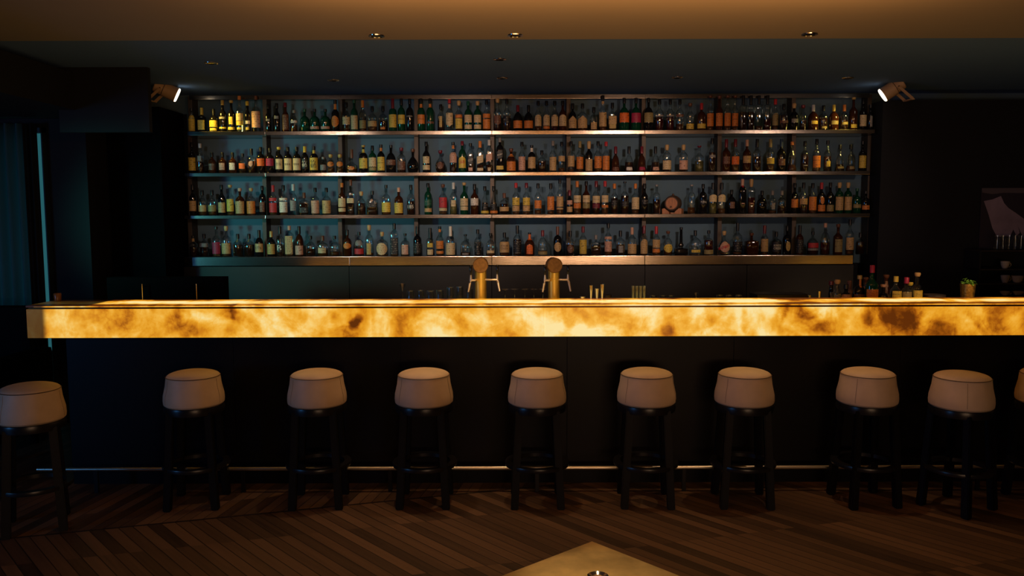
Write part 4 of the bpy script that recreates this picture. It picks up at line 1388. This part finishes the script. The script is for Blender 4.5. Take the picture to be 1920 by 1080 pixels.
for py, row in ((532, ((1884, 8, 516), (1907, 11, 517))), (556, ((1884, 9, 546), (1908, 11, 546))), (505, ((1884, 8, 490),))):
    z_ = U(1870, py, YG).z
    for j, (px, rp_, tp) in enumerate(row):
        P = U(px, py, 7.0)
        H = max(0.03, U(px, tp, 7.0).z - z_)
        r = rp_ / 1550 * 7.0
        c_ = empty('coffee_cup', (P.x, 7.0, z_ + 0.001), 0, 'white china cup, %s on the %s board of the dim shelf unit' % (['left', 'right'][j], {532: 'third', 556: 'lowest', 505: 'second'}[py]), 'cup', 'china cups on the shelf unit')
        MB().lathe([(r * .5, 0), (r * .6, 0.004), (r * .9, H * .5), (r, H), (r * .94, H), (r * .5, 0.008)], 20).build('bowl', m_cup, c_, True)
        pts = [(r * .9 + 0.018 * math.sin(t), 0, H * .5 + H * .3 * math.cos(t)) for t in [PI * k / 8 for k in range(9)]]
        MB().tube(pts, 0.003, 8).build('handle', m_cup, c_, True)

# ------------------------------------------------------------------ armchair silhouette at the left edge
ac = empty('armchair', (-3.95, 5.75, 0), 0, 'black armchair in the dark corner at the left edge', 'armchair')
M_AC = mat('black_leather', (0.003, 0.003, 0.004), 0.7, spec=0.1)
MB().box(-0.38, 0.38, -0.35, 0.35, 0.18, 0.45, 0.04).build('seat', M_AC, ac)
MB().box(-0.40, 0.40, 0.28, 0.42, 0.2, 1.03, 0.06).build('backrest', M_AC, ac)
for s in (-1, 1):
    MB().box(s * 0.44 - 0.06, s * 0.44 + 0.06, -0.36, 0.40, 0.15, 0.72, 0.04).build('armrest', M_AC, ac)
for sx_ in (-1, 1):
    for sy_ in (-1, 1):
        MB().box(sx_ * 0.38 - 0.02, sx_ * 0.38 + 0.02, sy_ * 0.3 - 0.02, sy_ * 0.3 + 0.02, 0, 0.18).build('leg', M_AC, ac)

# ------------------------------------------------------------------ bar stools
M_SEAT = mat('cream_leather', (0.70, 0.54, 0.38), 0.55, noise=0.08, nscale=9, bump=0.15)
M_SEAMS = mat('pale_seam', (0.36, 0.26, 0.17), 0.6)
M_SEAM = mat('dark_piping', (0.12, 0.07, 0.04), 0.6)
M_RING = mat('black_ring_paint', (0.012, 0.012, 0.014), 0.3)
M_LEG = mat('black_wood', (0.003, 0.003, 0.004), 0.5, spec=0.2)
YST = 4.77
ztop_, zbot_ = U(1007, 702, YST).z, U(1007, 766, YST - 0.15).z
zring = U(1007, 866, YST).z


def make_stool(label):
    e = empty('bar_stool', (0, 0, 0), 0, label, 'bar stool', 'bar stools along the counter')
    R0, R1 = 0.171, 0.150
    H = ztop_ - zbot_
    pr = [(R0 - 0.012, zbot_), (R0 - 0.002, zbot_ + 0.010), (R0, zbot_ + 0.03), (R0 - 0.002, zbot_ + 0.06), (R1 + 0.006, ztop_ - 0.05), (R1 + 0.001, ztop_ - 0.008), (R1 - 0.001, ztop_)]
    for i in range(1, 9):
        t = i / 8
        pr.append((max(0.001, (R1 - 0.002) * math.cos(t * PI / 2)), ztop_ + 0.034 * math.sin(t * PI / 2) ** 1.0))
    st = MB().lathe(pr, 48).build('seat_cushion', M_SEAT, e, True)
    MB().lathe([(R1 - 0.0005, ztop_ - 0.002), (R1 + 0.0025, ztop_), (R1 - 0.0015, ztop_ + 0.0025)], 48, cap=False).build('piping', M_SEAM, st, True)
    for a in (-50, 70, 190):
        a = math.radians(a)
        d = Vector((math.sin(a), -math.cos(a), 0))
        MB().tube([d * (R0 + 0.0003) + Vector((0, 0, zbot_ + 0.02)), d * (R0 - 0.0015) + Vector((0, 0, zbot_ + 0.06)), d * (R1 + 0.0065) + Vector((0, 0, ztop_ - 0.05)), d * (R1 + 0.0015) + Vector((0, 0, ztop_ - 0.008))], 0.0011, 6).build('seam', M_SEAMS, st, True)
    MB().lathe([(0.140, zbot_ - 0.045), (0.166, zbot_ - 0.043), (0.170, zbot_ - 0.020), (0.166, zbot_ - 0.002), (0.140, zbot_ - 0.001)], 40, cap=True).build('seat_ring', M_RING, e, True)
    MB().lathe([(0.150, zring - 0.012), (0.188, zring - 0.012), (0.191, zring), (0.188, zring + 0.010), (0.150, zring + 0.010), (0.150, zring - 0.012)], 44, cap=False).build('foot_ring', M_RING, e, True)
    for sx_ in (-1, 1):
        for sy_ in (-1, 1):
            t_, b_ = Vector((sx_ * 0.105, sy_ * 0.105, zbot_ - 0.02)), Vector((sx_ * 0.134, sy_ * 0.134, 0))
            vs_ = []
            for P_, h in ((b_, 0.022), (t_, 0.021)):
                vs_ += [(P_.x - h, P_.y - h, P_.z), (P_.x + h, P_.y - h, P_.z), (P_.x + h, P_.y + h, P_.z), (P_.x - h, P_.y + h, P_.z)]
            bm = bmesh.new()
            bv = [bm.verts.new(v) for v in vs_]
            for f in ((3, 2, 1, 0), (4, 5, 6, 7), (0, 1, 5, 4), (1, 2, 6, 5), (2, 3, 7, 6), (3, 0, 4, 7)):
                bm.faces.new([bv[i] for i in f])
            bmesh.ops.bevel(bm, geom=bm.edges[:], offset=0.005, segments=2, affect='EDGES')
            me = bpy.data.meshes.new('leg')
            bm.to_mesh(me)
            bm.free()
            link('leg', me, M_LEG, e)
    return e


def copy_tree(o, parent=None):
    c = o.copy()
    COL.objects.link(c)
    c.parent = parent
    for ch in [q for q in o.children]:
        copy_tree(ch, c)
    return c


stools = [(363.5, YST - 0.005, 0.10, 'cream-topped bar stool, first from left fully in view at the counter'),
          (594.5, YST, 0.06, 'cream-topped bar stool, second from left fully in view at the counter'),
          (795, YST + 0.005, 0.0, 'cream-topped bar stool, third fully in view, left of the taps'),
          (1007, YST, 0.0, 'cream-topped bar stool in front of the right beer tap'),
          (1212, YST, -0.05, 'cream-topped bar stool, first to the right of the taps'),
          (1395.5, YST - 0.01, -0.05, 'cream-topped bar stool, second to the right of the taps'),
          (1626, YST - 0.01, 0.1, 'cream-topped bar stool below the counter bottles, second from right in full view'),
          (1803, YST - 0.12, 0.55, 'wide-looking cream bar stool below the mint cup, rightmost in full view'),
          (1966, YST - 0.02, 0.1, 'cream bar stool cut off by the right edge of the picture'),
          (56, 4.40, 0.45, 'nearer, dimmer bar stool at the left edge, pulled out from the counter')]
proto = None
for px, Y, rz, lb in stools:
    o = make_stool(lb) if proto is None else copy_tree(proto)
    proto = proto or o
    P = U(px, 735, Y)
    o.location = (P.x, Y, 0)
    o.rotation_euler = (0, 0, rz)
    o['label'] = lb

# ------------------------------------------------------------------ table corner in the foreground
A, B1, B2 = UZ(1110, 1015, 0.75), UZ(940, 1080, 0.75), UZ(1275, 1080, 0.75)
tb = empty('bar_table', (A.x, A.y - 0.45, 0), 0, 'square table with dull gold top, corner at the bottom of the picture', 'table')
dl, dr = (B1 - A).normalized(), (B2 - A).normalized()
SZ = 0.70
c = [A, A + dl * SZ, A + dl * SZ + dr * SZ, A + dr * SZ]
c = [v - tb.location for v in c]
m_t = mat('dull_gold_top', (0.72, 0.52, 0.22), 0.4, 0.35, noise=0.45, nscale=7)
vs_ = [(v.x, v.y, 0.735) for v in c] + [(v.x, v.y, 0.75) for v in c]
MB().add(vs_, [(3, 2, 1, 0), (4, 5, 6, 7), (0, 1, 5, 4), (1, 2, 6, 5), (2, 3, 7, 6), (3, 0, 4, 7)]).build('tabletop', m_t, tb)
cen = (c[0] + c[2]) / 2
MB().lathe([(0.03, 0.02), (0.03, 0.7345)], 20, Matrix.Translation((cen.x, cen.y, 0))).build('column', M_BLACK, tb, True)
MB().lathe([(0.22, 0), (0.22, 0.012), (0.04, 0.025)], 32, Matrix.Translation((cen.x, cen.y, 0))).build('base', M_BLACK, tb, True)
P = UZ(1121, 1091, 0.75)
ch = MB().lathe([(0.014, 0), (0.026, 0.003), (0.030, 0.012), (0.028, 0.016), (0.020, 0.010)], 24).build('metal_dish', M_CHROME, None, True)
ch.location = (P.x, P.y, 0.7505)
tag(ch, 'small chrome dish on the gold table at the bottom edge', 'dish')
